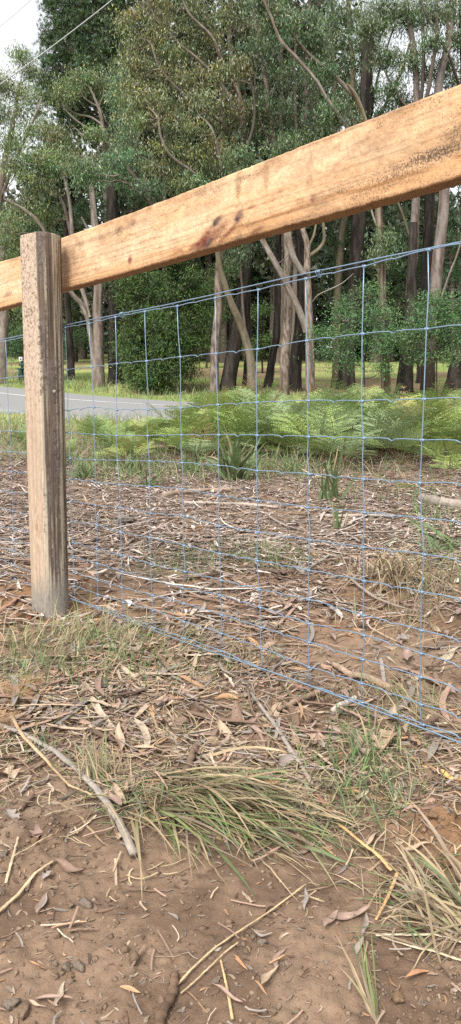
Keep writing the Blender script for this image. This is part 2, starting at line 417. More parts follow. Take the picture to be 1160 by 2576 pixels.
    if seed == 100:
        # grain line from the gum vein running up to the right, darker brown
        vein = np.array([(405, 655), (450, 632), (520, 606), (600, 572), (700, 540), (790, 512), (850, 488), (960, 462), (1060, 430), (1160, 390)], float)
        a, b = plane_hit(vein[:, 0], vein[:, 1], ROFF); vz = np.interp(s, a, b)[:, None] + .004 * (vn(Sg * 22, Sg * 0, 9) - .5)
        inr = (sstep(a[0], a[0] + .1, s) * sstep(a[-1] + .3, a[-1], s))[:, None]
        C = lerp(C, np.array([.36, .16, .06]), (inr * np.exp(-((z - vz) / .0050) ** 2) * .95 * sstep(.25, .5, vn(Sg * 16, Sg * 0, 19)))[..., None])
        C = lerp(C, np.array([.50, .25, .09]), (inr * np.exp(-((z - vz + .012) / .02) ** 2) * .45)[..., None])
        for (px, py, rs, rz, cc, am, an) in ((545, 557, .020, .0085, BLK, .95, .35), (600, 545, .018, .009, BLK, .9, .4), (512, 606, .036, .013, RED, 1.0, .5), (540, 592, .055, .012, RED, .75, .4), (525, 612, .02, .006, BLK, .8, .5), (575, 585, .05, .006, RED, .7, .45), (485, 622, .018, .006, RED, .7, .3),
                                              (327, 655, .010, .010, RED, .9, 0), (335, 560, .012, .008, RED, .75, 0), (300, 577, .02, .006, RED, .4, .3), (645, 580, .02, .007, RED, .7, .2), (600, 598, .012, .008, BLK, .6, .5), (632, 522, .012, .003, RED, .7, 0), (788, 500, .008, .008, RED, .9, 0), (755, 505, .012, .004, BRN, .5, 0),
                                              (375, 523, .016, .006, RED, .5, .3), (1145, 345, .03, .018, BRN, .6, .3), (1080, 350, .06, .02, BRN, .3, .2), (990, 300, .05, .012, BRN, .35, .2), (700, 395, .09, .010, BRN, .5, .3), (600, 460, .010, .03, BRN, .55, 0), (670, 440, .008, .03, BRN, .5, 0)):
            C = lerp(C, cc, np.clip(np.minimum(blob(px, py, rs * 1.15, rz * 1.15, an) * 1.7, 1) * am * (.8 + .9 * (n3 - .4)), 0, 1)[..., None])
        mould = mould + .16 * sstep(.55, 1.0, Sg) * sstep(.3, .6, fbm(Sg * 7, Zg * 20, 131))
        stain = sstep(.50, .66, fbm(Sg * 6 + 3, Zg * 16, 133)) * .38 + sstep(.56, .7, fbm(Sg * 22, Zg * 30, 137)) * .30
        C = lerp(C, np.array([.44, .27, .15]), stain[..., None])
        for (px, py, rs, rz, am) in ((300, 580, .05, .035, .62), (315, 600, .05, .025, .5), (250, 600, .03, .02, .45), (250, 650, .02, .03, .4), (225, 590, .03, .01, .35), (1000, 440, .16, .016, .62), (1090, 390, .14, .022, .85), (1150, 340, .06, .035, .6), (860, 478, .14, .012, .55), (620, 445, .09, .012, .6), (690, 500, .08, .01, .4), (760, 520, .12, .008, .4), (600, 480, .02, .03, .5)):
            mould = np.maximum(mould, blob(px, py, rs, rz, .0) * am)
    else:
        for (px, py, rs, rz, am) in ((20, 740, .08, .015, .7), (10, 690, .05, .02, .4), (45, 720, .04, .02, .5)):
            mould = np.maximum(mould, blob(px, py, rs, rz) * am)
    gl = fbm(Sg * 1.6 + 4 * Zg, (Zg + .012 * fbm(Sg * 2.2, Zg * 6, seed + 35)) * 260, seed + 37, 3); C = C * (1 - .30 * sstep(.50, .72, gl)[..., None])
    kerf = .5 + .5 * np.sin((Sg + .22 * Zg) * 520 + 6 * fbm(Sg * 5, Zg * 4, seed + 31)); C = C * (1 - .10 * (kerf * sstep(.35, .6, fbm(Sg * 6, Zg * 12, seed + 33)))[..., None])
    C = C * (.82 + .36 * n3[..., None])
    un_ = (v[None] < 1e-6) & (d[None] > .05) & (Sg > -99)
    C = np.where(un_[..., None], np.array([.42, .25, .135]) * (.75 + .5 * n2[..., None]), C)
    org_ = FP(np.array(s_a), np.array(float(zb[0])), ROFF)
    ang = math.atan2(ED[1], ED[0])
    # local frame: x along the board, z up
    R = np.array([[math.cos(ang), math.sin(ang), 0], [-math.sin(ang), math.cos(ang), 0], [0, 0, 1]])
    Vl = (V.reshape(-1, 3) - org_) @ R.T
    capf = []
    me_ends = [idx[0][::-1], idx[-1]]
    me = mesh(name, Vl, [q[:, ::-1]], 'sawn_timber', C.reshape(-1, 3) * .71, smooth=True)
    me.attributes.new('Mould', 'FLOAT', 'POINT').data.foreach_set('value', mould.astype(np.float32).ravel())
    o = tag(link(name, me, None, tuple(org_)), label, 'timber rail', 'sawn timber rails of the fence'); o.rotation_euler = (0, 0, ang)
    # end grain caps
    for e, zz in ((0, -1), (ns - 1, 1)):
        ring = Vl.reshape(ns, m, 3)[e]
        cp_ = np.vstack([ring, ring.mean(0)]); i = np.arange(m)
        f = np.stack([i, (i + 1) % m, np.full(m, m)], 1)
        cm = mesh('end_grain', cp_, [f if zz < 0 else f[:, ::-1]], 'sawn_timber', np.tile([.36, .22, .11], (m + 1, 1)))
        link('end_grain', cm, o)
    return o
POST_S = -.105
# post position: centre seen at x 115
def post_xy():
    best = None
    for s in np.linspace(-.4, .3, 1401):
        p = FP(np.array(s), np.array(.6), .072); x = CX + F * p[0] / (p[1] * cp - (p[2] - CAM_H) * sp)
        if best is None or abs(x - 116) < best[0]: best = (abs(x - 116), s)
    return best[1]
POST_S = post_xy(); PC = FP(np.array(POST_S), np.array(0.), .072)
sj = float(plane_hit(np.array(106.), np.array(690.), ROFF)[0])
board('timber_rail', 'long orange sawn rail with dark gum vein, running right from the round post', sj + .002, 2.05,
      [(157, 597), (225, 574), (330, 535), (450, 489), (580, 438), (695, 392), (940, 295), (1160, 210)],
      [(160, 727), (260, 701), (450, 648), (580, 609), (705, 573), (950, 507), (1160, 444)], .046, 100)
board('timber_rail', 'short visible end of orange sawn rail left of the round post', -1.9, sj - .002,
      [(0, 658), (55, 643)], [(0, 775), (55, 760)], .046, 200)

def build_post():
    gz = float(terrain0(PC[0], PC[1])); zb, zt = gz - .25, 1.372
    nz, nt = 420, 150
    z = np.linspace(zb, zt, nz); th = np.linspace(0, 2 * np.pi, nt, endpoint=False)
    view = math.atan2(-PC[1], -PC[0])          # direction from the post to the camera
    Zg, T = np.meshgrid(z, th, indexing='ij')
    rel = (T - view + np.pi) % (2 * np.pi) - np.pi   # 0 faces the camera, + is towards its left-hand side (counter-clockwise)
    Rr = lerp(.0715, .0755, np.clip((Zg + .05) / 1.45, 0, 1))
    ca, cb = -math.pi / 2 * 1.02, -math.pi / 2 * .145         # flat sawn face on the left side as seen
    mid = (ca + cb) / 2; hw = (cb - ca) / 2
    flat = sstep(0, .03, rel - ca) * sstep(0, .03, cb - rel)
    inflat = (rel > ca) & (rel < cb)
    rr = Rr * (1 + .014 * (fbm(rel * 3, Zg * 2, 301) - .5) + .012 * (fbm(rel * 14, Zg * 3.5, 303) - .5) + .010 * (vn(rel * 45, Zg * 10, 305) - .5))
    chord = Rr * math.cos(hw) / np.cos(np.clip(rel - mid, -hw, hw))
    rr = np.where(inflat, chord * (1 + .002 * vn(rel * 50, Zg * 4, 307)), rr)
    X = PC[0] + rr * np.cos(T); Y = PC[1] + rr * np.sin(T)
    V = np.stack([X, Y, Zg], -1)
    # slightly uneven sawn top
    V[-1, :, 2] += .004 * (vn(th * 2, th * 0, 9) - .5)
    u = rel * .075
    st1 = fbm(u * 90, Zg * 2.2, 311, 4); st2 = fbm(u * 200, Zg * 6, 313, 3); big = fbm(u * 22, Zg * 3.5, 315, 3); rough = fbm(u * 160, Zg * 90, 317, 3)
    cream = np.array([.58, .48, .335]); brown = np.array([.21, .145, .092]); grey = np.array([.25, .21, .175]); dk = np.array([.085, .062, .047])
    C = lerp(cream, brown, sstep(.34, .43, st1 * .75 + big * .25)[..., None])
    C = lerp(C, grey, (sstep(.42, .60, big) * .75)[..., None])
    C = lerp(C, dk, (sstep(.53, .62, st2 * .6 + rough * .4) * .7)[..., None])
    C = lerp(C, dk, (sstep(.6, .8, vn(u * 40, Zg * 9, 319)) * .45 * sstep(.1, .5, 1.2 - Zg))[..., None])
    # darker band towards the right, a few bright split streaks
    C = lerp(C, cream * 1.1, (sstep(.60, .68, fbm(u * 110 + 7, Zg * 1.3, 321, 2)) * .95)[..., None])
    crack = sstep(.66, .72, fbm(u * 230 + 3, Zg * .9, 351, 2)) * sstep(.35, .55, vn(u * 60, Zg * 2.5, 353)); C = lerp(C, dk * .8, (crack * .85)[..., None])
    C = C * .93
    # flat face: pale sawn pine with grain lines and a knot
    kz = float(at(92, 1322, PC[1])[2]); ku = float(mid * .075 + .004)
    ds = (u - ku); dz = (Zg - kz)
    bulge = np.exp(-(dz / .05) ** 2) * np.sign(ds) * .012 * np.exp(-np.abs(ds) / .012)
    gr = np.sin((u - bulge + .006 * (fbm(u * 3, Zg * 1.3, 331) - .5)) * 900 + 5 * fbm(u * 10, Zg * 1.0, 333)) * .5 + .5
    pine = lerp(np.array([.72, .555, .395]), np.array([.47, .31, .185]), (gr ** 2 * 1.0 * (.4 + sstep(1.05, .55, Zg)))[..., None])
    pine = lerp(pine, np.array([.30, .20, .13]), (sstep(.52, .66, rough) * sstep(.2, .9, Zg) * .55)[..., None])
    kn = np.exp(-((ds / .007) ** 2 + (dz / .016) ** 2)); pine = lerp(pine, np.array([.36, .20, .10]), np.clip(kn * 1.1, 0, .85)[..., None])
    C = np.where(inflat[..., None], pine, C)
    # mud on the foot
    mud = sstep(.19, .08, Zg - gz + .07 * (fbm(u * 40, Zg * 14, 341) - .5))
    C = lerp(C, np.array([.33, .285, .225]) * (.85 + .3 * rough[..., None]), (mud * .92)[..., None])
    C = C * (.88 + .24 * rough[..., None]) * np.array([.93, .96, 1.03])
    mould = np.where(inflat, .05 + .36 * sstep(.55, 1.1, Zg), .10 + .40 * sstep(.42, .62, big)) * (1 - mud)
    idx = np.arange(nz * nt).reshape(nz, nt)
    q = np.stack([idx[:-1], np.roll(idx, -1, 1)[:-1], np.roll(idx, -1, 1)[1:], idx[1:]], -1).reshape(-1, 4)
    org_ = np.array([PC[0], PC[1], gz])
    V = V.reshape(-1, 3) - org_; nV = len(V)
    V = np.vstack([V, [[0, 0, zt - gz + .001]]]); tp = idx[-1]; f = np.stack([tp, np.roll(tp, -1), np.full(nt, nV)], 1)
    C = np.vstack([C.reshape(-1, 3), [[.6, .47, .3]]]); mould = np.append(mould.ravel(), 0)
    root = thing('fence_post', 'weathered round timber post with pale sawn face and muddy foot', 'fence post', org_)
    me = mesh('pole', V, [q, f], 'post_timber', C * .66, smooth=True); set_attr(me, 'Mould', mould); link('pole', me, root)
    # small grey bolt hole rim on the right side of the post
    S = Soup(); p = at(148, 985, PC[1] - .055); d = unit(np.array([-PC[0], -PC[1], 0.])); d = unit(d + .55 * np.array([d[1], -d[0], 0]) * -1)
    c0 = np.array([PC[0], PC[1], p[2]]); rimc = c0 + d * .0735
    tubes(np.stack([rimc - d * .012, rimc + d * .0022]), np.array([.0075, .0065]), 12, np.array([.30, .27, .24]), S)
    part('bolt_head', S, 'stick', root, True)
build_post()

# wire mesh ----------------------------------------------------------------
YF = np.array([997, 1279, 1545, 1702, 1860, 2009, 2162, 2310, 2455, 2552, 2649, 2750, 2845.])
frac = (2845 - YF) / (2845 - 997)
ZT, ZB, SPC = 1.036, -.017, .1855
LV = ZB + frac * (ZT - ZB)
KS = np.arange(-9, 15)
mesh_root = thing('wire_mesh', 'blue galvanised stock wire mesh with knotted square openings strung below the rail', 'wire mesh', FP(np.array(0.), np.array(ZB), 0))
jit = rng.normal(size=(len(LV), len(KS), 2)) * [.0035, .0028]
def knot_pos(i, k):
    j = int(k - KS[0]); lean = (ZT - LV[i]) / 1.05 * .022 + .010 * math.sin(k * 1.9) * math.sin(math.pi * frac[i])
    return np.array([k * SPC + lean + jit[i, j, 0] + .004 * math.sin(k * 2.7), LV[i] + jit[i, j, 1] + .004 * math.sin(k * .8 + i)])
for i in range(len(LV)):
    pts = []
    for k in KS:
        a = knot_pos(i, k); pts.append((a[0] - .012, a[1] + .0008)); pts.append((a[0], a[1])); pts.append((a[0] + .012, a[1] + .0006))
        if k < KS[-1]:
            b = knot_pos(i, k + 1); c = (a + b) / 2; dr = .0045 if i else .001
            pts.append((lerp(a[0], b[0], .30), lerp(a[1], b[1], .30) + .002)); pts.append((c[0] - .012, c[1] + .001)); pts.append((c[0], c[1] - dr)); pts.append((c[0] + .010, c[1] + .0005)); pts.append((lerp(a[0], b[0], .72), lerp(a[1], b[1], .72) + .0015))
    pts = np.array(pts); P = FP(pts[:, 0], pts[:, 1], 0)
    r = .0016 if i in (0, len(LV) - 1) else .0014
    part('line_wire', tubes(P, np.full(len(P), r), 6), 'wire', mesh_root, True)
for k in KS:
    pts = []
    for i in range(len(LV)):
        a = knot_pos(i, k); pts.append(a)
        if i < len(LV) - 1:
            b = knot_pos(i + 1, k); c = (a + b) / 2; c[0] += rng.normal() * .0018; pts.append(c)
    pts = np.array(pts); P = FP(pts[:, 0], pts[:, 1], .0022)
    part('stay_wire', tubes(P, np.full(len(P), .00132), 6), 'wire', mesh_root, True)
# knots share one mesh: stay wire wrapped round the line wire
S = Soup(); tt = np.linspace(0, 4 * np.pi, 15)
hel = np.stack([np.linspace(-.0052, .0052, 15), .0034 * np.cos(tt), .0034 * np.sin(tt)], 1)
tubes(hel, np.full(15, .0013), 4, None, S); tubes(np.array([[-.006, 0, 0], [0, 0, 0], [.006, 0, 0]]), np.array([.0022, .0034, .0022]), 5, None, S)
knot_me = S.mesh('knot', 'wire', True)
ang = math.atan2(ED[1], ED[0])
vis = [(i, k) for k in KS if -4 <= k <= 11 for i in range(len(LV))]
for i, k in vis:
    a = knot_pos(i, k); o = link('knot', knot_me, mesh_root); p = FP(np.array(a[0]), np.array(a[1]), .001)
    o.location = p - np.array(mesh_root.location); o.rotation_euler = (rng.uniform(-.4, .4), 0, ang)
# support wires at the top and bottom, with little clips
def support(dz, off, wob, r, bow):
    s = np.linspace(KS[0] * SPC - .02, KS[-1] * SPC + .02, 90)
    z = dz + wob * np.sin(s * 5.1 + 1) + .001 * (vn(s * 9, s * 0, 4) - .5)
    return s, z, FP(s, z, off)
s, z, P = support(ZT + .0105, -.004, .002, .002, 0); part('support_wire', tubes(P, np.full(len(P), .0018), 6), 'wire', mesh_root, True)
s, z, P = support(ZB - .004, .006, .003, .002, 0); part('support_wire', tubes(P, np.full(len(P), .0018), 6), 'wire', mesh_root, True)
for px in (306, 800):
    ss, _ = plane_hit(np.array(float(px)), np.array(790 - (px - 306) * .2), 0.0); t2 = np.linspace(0, 4.5 * np.pi, 24)
    P = FP(ss + np.linspace(-.005, .007, 24), ZT + .005 + .0095 * np.sin(t2), 0) + np.outer(.0065 * np.cos(t2) - .002, np.array([NR[0], NR[1], 0]))
    part('clip', tubes(P, np.full(24, .0013), 5), 'wire', mesh_root, True)

# ------------------------------------------------------------------ trees
def bark_tube(P, R, k, style, seed, S=None, flare=0.0):
    P = np.asarray(P, float); m = len(P); t, a, b = frames(P[None]); a, b = a[0], b[0]
    L = np.concatenate([[0], np.cumsum(np.linalg.norm(np.diff(P, axis=0), axis=1))])
    th = np.arange(k) * 2 * np.pi / k; Lg, T = np.meshgrid(L, th, indexing='ij')
    cx_, sy_ = np.cos(T) * .5, np.sin(T) * .5
    amp = .10 if style[0] == 'r' else .07
    n = fbm(cx_ * 6 + 3 * seed, Lg * (.8 if style[0] == 'r' else .7) + sy_ * 6, seed, 4)
    fine = vn(T * (5 if style[0] == 'r' else 2.2), Lg * 2.2, seed + 5)
    Rr = R[:, None] * (1 + amp * 2 * (n - .5) + (.12 if style[0] == 'r' else .03) * (fine - .5))
    if flare: Rr = Rr * (1 + flare * np.exp(-Lg / .35) * (1 + .35 * np.sin(T * 3 + seed)))
    V = P[:, None] + Rr[..., None] * (np.cos(T)[..., None] * a[:, None] + np.sin(T)[..., None] * b[:, None])
    n2 = fbm(cx_ * 9 + seed, Lg * 2.6 + sy_ * 9, seed + 9, 4); st = fbm(T * 1.6 + seed, Lg * .35, seed + 13, 3)
    if style == 'smooth':      # pale gum, pinkish and grey plates
        C = lerp(np.array([.30, .255, .215]), np.array([.20, .145, .115]), sstep(.42, .6, n2)[..., None]); C = lerp(C, np.array([.36, .33, .29]), (sstep(.55, .7, n) * .7)[..., None])
        C = lerp(C, np.array([.10, .065, .045]), (sstep(.62, .74, n2) * .7)[..., None])
    elif style == 'spotted':
        C = lerp(np.array([.31, .25, .20]), np.array([.13, .09, .07]), sstep(.48, .58, fbm(cx_ * 16 + seed, Lg * 5 + sy_ * 16, seed + 3, 3))[..., None])
    elif style == 'strip':     # shedding bark: pale, red-brown and mossy streaks
        C = lerp(np.array([.27, .22, .185]), np.array([.085, .035, .028]), sstep(.45, .58, st)[..., None]); C = lerp(C, np.array([.13, .115, .04]), (sstep(.5, .62, fbm(T * 1.2 + 9, Lg * .2, seed + 19, 2)) * .8)[..., None])
    elif style == 'half':      # pale above, dark stocking below
        C = lerp(np.array([.25, .205, .18]), np.array([.13, .085, .068]), sstep(.42, .60, st)[..., None]); C = lerp(C, np.array([.34, .31, .28]), (sstep(.5, .7, n2) * .6)[..., None])
        up = sstep(.11, .24, Lg / Lg.max() + .16 * (st - .5))
        C = lerp(np.array([.055, .036, .026]), C, up[..., None])
    elif style == 'moss':
        C = lerp(np.array([.16, .125, .07]), np.array([.20, .17, .13]), sstep(.4, .6, st)[..., None]); C = lerp(C, np.array([.10, .10, .035]), (sstep(.5, .7, n2) * .6)[..., None])
    elif style == 'twig':
        C = lerp(np.array([.17, .14, .115]), np.array([.09, .065, .05]), n2[..., None])
    else:                      # rough dark furrowed
        C = lerp(np.array([.080, .066, .055]), np.array([.030, .024, .020]), sstep(.35, .65, fine * .5 + n2 * .5)[..., None])
    if style in ('smooth', 'spotted', 'moss'): C = lerp(C, C * np.array([.6, .55, .45]), (sstep(.8, 0, Lg) * (flare > 0) * .5)[..., None])
    C = C * (.66 if style[0] != 'r' else .70)
    idx = np.arange(m * k).reshape(m, k)
    q = np.stack([idx[:-1], np.roll(idx, -1, 1)[:-1], np.roll(idx, -1, 1)[1:], idx[1:]], -1).reshape(-1, 4)
    if S is None: S = Soup()
    return S.add(V, q, C.reshape(-1, 3))
GUM = dict(L=(.085, .15), W=(.011, .017), sub=.21, per=120, droop=.95, cols=[(.098, .118, .052), (.118, .125, .042), (.075, .100, .050), (.160, .155, .095), (.19, .18, .045)], p=[.36, .24, .2, .14, .06], mat='gum_leaf')
GUMD = dict(GUM, cols=[(.068, .095, .043), (.055, .080, .040), (.090, .108, .042), (.13, .135, .08)], p=[.4, .3, .2, .1], per=112)
GUMO = dict(GUM, cols=[(.110, .105, .044), (.085, .100, .048), (.135, .120, .048), (.155, .145, .09), (.21, .165, .035)], p=[.32, .28, .2, .14, .06])
GUMB = dict(GUM, cols=[(.092, .130, .064), (.078, .112, .062), (.11, .15, .056), (.155, .165, .11)], p=[.4, .3, .2, .1])
PINE = dict(L=(.16, .26), W=(.010, .014), sub=.20, per=80, droop=-.7, cols=[(.032, .057, .026), (.042, .070, .030), (.025, .044, .024), (.056, .082, .034)], p=[.4, .3, .2, .1], mat='needle')
CHER = dict(L=(.10, .20), W=(.010, .016), sub=.20, per=90, droop=.35, cols=[(.040, .062, .018), (.055, .078, .020), (.028, .046, .016), (.085, .11, .03)], p=[.4, .25, .25, .1], mat='needle')
WATT = dict(L=(.06, .13), W=(.008, .012), sub=.19, per=90, droop=.05, cols=[(.085, .14, .055), (.052, .095, .042), (.10, .155, .06), (.040, .070, .036)], p=[.35, .3, .15, .2], mat='needle')
def foliage(SL, ST, c, rad, nsub, K, anchor, flat=1.0):
    """a spray of leaf bunches round c, with twigs from the anchor point"""
    d = unit(rng.normal(size=(nsub, 3))); d[:, 2] += .45; d = unit(d)
    rr = rng.uniform(.30, 1, nsub) ** .5
    sub = c + d * rr[:, None] * np.asarray(rad)
    # twigs
    mid = (anchor + sub) / 2 + rng.normal(size=(nsub, 3)) * .12 * np.linalg.norm(sub - anchor, axis=1, keepdims=True) - [0, 0, .05]
    t = np.linspace(0, 1, 6)[None, :, None]
    P = (1 - t) ** 2 * anchor + 2 * t * (1 - t) * mid[:, None] + t * t * sub[:, None]
    L = np.linalg.norm(sub - anchor, axis=1)
    R = np.linspace(1, .35, 6)[None] * (.006 + .008 * L)[:, None]
    g = rng.uniform(.5, 1.2, (nsub, 1))
    tubes(P, R, 4, g * np.array([.15, .122, .10]), ST, cap=False)
    per = K['per']; n = nsub * per
    cc = np.repeat(sub, per, 0) + rng.normal(size=(n, 3)) * np.array([1, 1, .75]) * K['sub'] * np.repeat(rng.uniform(.7, 1.25, nsub), per)[:, None]
    D = rng.normal(size=(n, 3)) * .5; D[:, 2] -= K['droop']
    if K is PINE:   # needles stand out from the shoot ends
        tips = np.repeat(sub, 8, 0) + rng.normal(size=(nsub * 8, 3)) * K['sub']; q_ = per // 8
        cc = np.repeat(tips, q_, 0); n = len(cc); td = unit(rng.normal(size=(nsub * 8, 3)) * .55 + [0, 0, .8])
        D = np.repeat(td, q_, 0) + rng.normal(size=(n, 3)) * .42
        cc = cc + D * .02
    D = unit(D)
    Lf = rng.uniform(*K['L'], n); W = rng.uniform(*K['W'], n)
    pal = np.array(K['cols']) * (1.6 if K is PINE else 1.42) * (np.array([1.04, 1.04, .92]) if K is PINE else np.array([.93, 1.06, .95])); ci = rng.choice(len(pal), n, p=K['p'])
    tint = np.repeat(rng.uniform(.72, 1.28, nsub), n // nsub)[:, None] * np.repeat(1 + .12 * rng.normal(size=(nsub, 3)), n // nsub, 0)
    C = np.clip(pal[ci] * tint * rng.uniform(.8, 1.2, (n, 1)), .008, .4)
    diamonds(cc, D, Lf, W, C, SL)
def tree(name, label, Y, stems, clumps, K, group=None, flare=.18, subd=1.0, seed=None, cat='tree', bare=()):
    """stems: (part name, [(px, py, dY)...], width0 px, width1 px, bark style); clumps: (px, py, rx, ry, dY[, number])"""
    s0 = stems[0][1][0]; b0 = at(s0[0], s0[1], Y + s0[2]); gz = float(terrain0(b0[0], b0[1]))
    root = thing(name, label, cat, (b0[0], b0[1], gz), group)
    samples = []; sd_ = (int(abs(s0[0])) * 7 + int(Y * 13)) % 997
    for si, (pn, pts, w0, w1, style) in enumerate(stems):
        q = np.array(pts, float); P = at(q[:, 0], q[:, 1], Y + q[:, 2])
        if si == 0: P[0, 2] = gz - .25; P[0, :2] = lerp(P[0, :2], P[0, :2], 1)
        L = np.linalg.norm(np.diff(P, axis=0), axis=1).sum(); n = max(8, int(L / .12))
        C = crom(P, n); wob = L * .008
        tt = np.linspace(0, 1, n); C[1:-1, 0] += wob * (fbm(tt * 5, tt * 0 + si, sd_) - .5)[1:-1] * 2; C[1:-1, 1] += wob * 2 * (fbm(tt * 5, tt * 0 + si, sd_ + 3) - .5)[1:-1]
        R = np.linspace(w0, w1, n) / 2 * Y / F * (.9 if style[0] != 'r' else .95)
        bm = 'rough_bark' if style[0] == 'r' else 'smooth_bark'
        k = 18 if w0 > 20 else (10 if w0 > 9 else 7)
        part(pn, bark_tube(C, R, k, style, sd_ + si, flare=flare if si == 0 else 0), bm, root, True)
        samples.append(C)
    allp = np.concatenate(samples)
    if not clumps: return root
    SL, ST = Soup(), Soup()
    for cl in clumps:
        px, py, rx, ry, dY = cl[:5]; c = at(px, py, Y + dY); sc = (Y + dY) / F
        rad = np.array([rx * sc, (rx + ry) / 2 * sc * .9, ry * sc])
        rad = rad * (.88 if K not in (PINE, CHER, WATT) else 1.0); vol = rad[0] * rad[2]; ns = int((cl[5] if len(cl) > 5 else max(7, 34 * vol)) * subd)
        dv = c - allp; dist = np.linalg.norm(dv, axis=1); cost = dist + 2.0 * np.maximum(allp[:, 2] - c[2] + .25 * dist, 0)
        j = int(np.argmin(cost)); a = allp[j]; an = c - [0, 0, rad[2] * .45]
        Ln = np.linalg.norm(an - a)
        if Ln > .25:
            n = 9; t = np.linspace(0, 1, n)[:, None]; mid = (a + an) / 2 + rng.normal(size=3) * .10 * Ln - [0, 0, .04 * Ln]
            P = (1 - t) ** 2 * a + 2 * t * (1 - t) * mid + t * t * an; P[1:-1] += rng.normal(size=(n - 2, 3)) * .022 * Ln
            R = np.linspace(1, .45, n) * min(.06, .014 + .011 * Ln)
            g = rng.uniform(.6, 1.05); part('branch', tubes(P, R, 6, g * (np.array([.20, .165, .135]) if K in (GUM, GUMO, GUMB) else np.array([.075, .06, .048])), None, cap=False), 'twig_bark', root, True)
        foliage(SL, ST, c, rad, max(ns, 3), K, an)
    tag(part('twigs', ST, 'twig_bark', root), kind='stuff')
    part('crown', SL, K['mat'], root)
    return root

T_GROUP = 'trees across the road'
# far left gum
tree('gum_tree', 'tall grey-green gum at the far left edge with trunk behind the mesh', 29,
     [('trunk', [(2, 962, 0), (6, 850, 0), (10, 700, .3), (-5, 560, .5), (10, 430, .6), (30, 330, .8), (52, 210, 1)], 40, 9, 'smooth'),
      ('limb', [(-5, 600, .4), (-40, 480, 0), (-60, 380, -1), (-50, 270, -1)], 16, 6, 'smooth'), ('limb', [(2, 500, .5), (40, 400, 0), (85, 300, -.4), (105, 250, -.5)], 11, 4, 'smooth')],
     [(20, 232, 34, 26, .8), (58, 150, 22, 24, 1, 9), (75, 185, 20, 20, 1, 6), (50, 300, 45, 30, .5), (95, 265, 34, 28, 0), (0, 300, 40, 30, -.5), (20, 360, 50, 26, -.4), (-40, 250, 40, 30, -1), (-60, 380, 50, 40, -1), (105, 330, 40, 28, 0), (0, 200, 30, 20, .5), (70, 235, 35, 22, .5),
      (10, 620, 40, 30, -.6), (30, 660, 35, 30, 0), (15, 560, 40, 30, 0), (45, 790, 20, 24, .5, 10), (15, 780, 20, 22, .5, 10)], GUM, T_GROUP)
# forked pale gum behind the post
tree('gum_tree', 'pale smooth gum with forked trunk just right of the post, bushy crown above it', 28,
     [('trunk', [(247, 975, 0), (246, 890, 0), (247, 800, 0), (249, 720, 0), (250, 640, .1), (240, 560, .3), (232, 480, .5), (222, 400, .6)], 36, 12, 'smooth'),
      ('limb', [(238, 905, 0), (230, 850, -.1), (222, 800, -.2), (205, 765, -.3), (182, 742, -.4), (150, 690, -.6), (130, 620, -.8), (100, 560, -1), (60, 525, -1.1), (10, 500, -1.2)], 18, 6, 'smooth'),
      ('limb', [(226, 800, -.2), (212, 740, 0), (195, 690, .2), (180, 610, .2), (160, 520, 0), (130, 455, 0), (120, 430, 0)], 13, 7, 'smooth'),
      ('limb', [(195, 690, .2), (182, 600, -.4), (176, 520, -.4), (160, 440, -.5), (148, 410, -.5)], 12, 6, 'smooth'),
      ('limb', [(252, 700, 0), (232, 640, -.3), (225, 590, -.5), (205, 545, -.6)], 10, 5, 'smooth')],
     [(95, 425, 62, 34, -.6), (140, 430, 40, 28, -.5), (60, 455, 42, 30, -.8), (110, 470, 50, 24, -.3), (85, 395, 40, 16, -.7), (40, 420, 26, 24, -.8), (150, 390, 30, 20, 0), (115, 345, 48, 26, .5), (75, 330, 40, 20, .4), (160, 350, 30, 24, .4), (30, 380, 40, 24, 0),
      (60, 520, 40, 20, -.6, 10), (20, 560, 40, 30, -1), (120, 545, 40, 20, .8, 10)], GUM, T_GROUP)
# white-limbed gum
tree('gum_tree', 'slender gum with bare white limbs under a flat crown, left of centre', 31,
     [('trunk', [(300, 962, 0), (292, 800, 0), (280, 640, 0), (268, 500, 0), (262, 420, 0), (263, 350, 0), (255, 292, 0), (240, 255, 0), (222, 215, 0)], 22, 5, 'smooth'),
      ('limb', [(262, 345, 0), (225, 325, -.3), (188, 300, -.4), (160, 268, -.5), (152, 240, -.5)], 6.5, 3, 'smooth'),
      ('limb', [(258, 315, 0), (228, 295, .2), (188, 285, .3), (163, 262, .4), (158, 232, .3)], 6.5, 3, 'smooth'),
      ('limb', [(258, 302, 0), (250, 268, .2), (262, 235, .2), (258, 210, .2)], 5, 2.5, 'smooth'), ('limb', [(262, 372, 0), (215, 345, 0), (185, 318, .3), (170, 305, .3)], 5.5, 2.5, 'smooth'),
      ('limb', [(246, 268, 0), (214, 248, 0), (196, 222, 0)], 4.5, 2, 'smooth')],
     [(205, 200, 45, 18, 0), (250, 198, 40, 18, .2), (165, 222, 26, 18, -.3), (225, 222, 30, 10, .6, 8), (285, 225, 28, 22, .5), (150, 245, 18, 18, -.4, 7), (240, 345, 24, 18, -.5, 9), (262, 400, 40, 30, -.5), (215, 410, 30, 30, -.5), (300, 370, 30, 25, .3)], GUM, T_GROUP, subd=1.2)
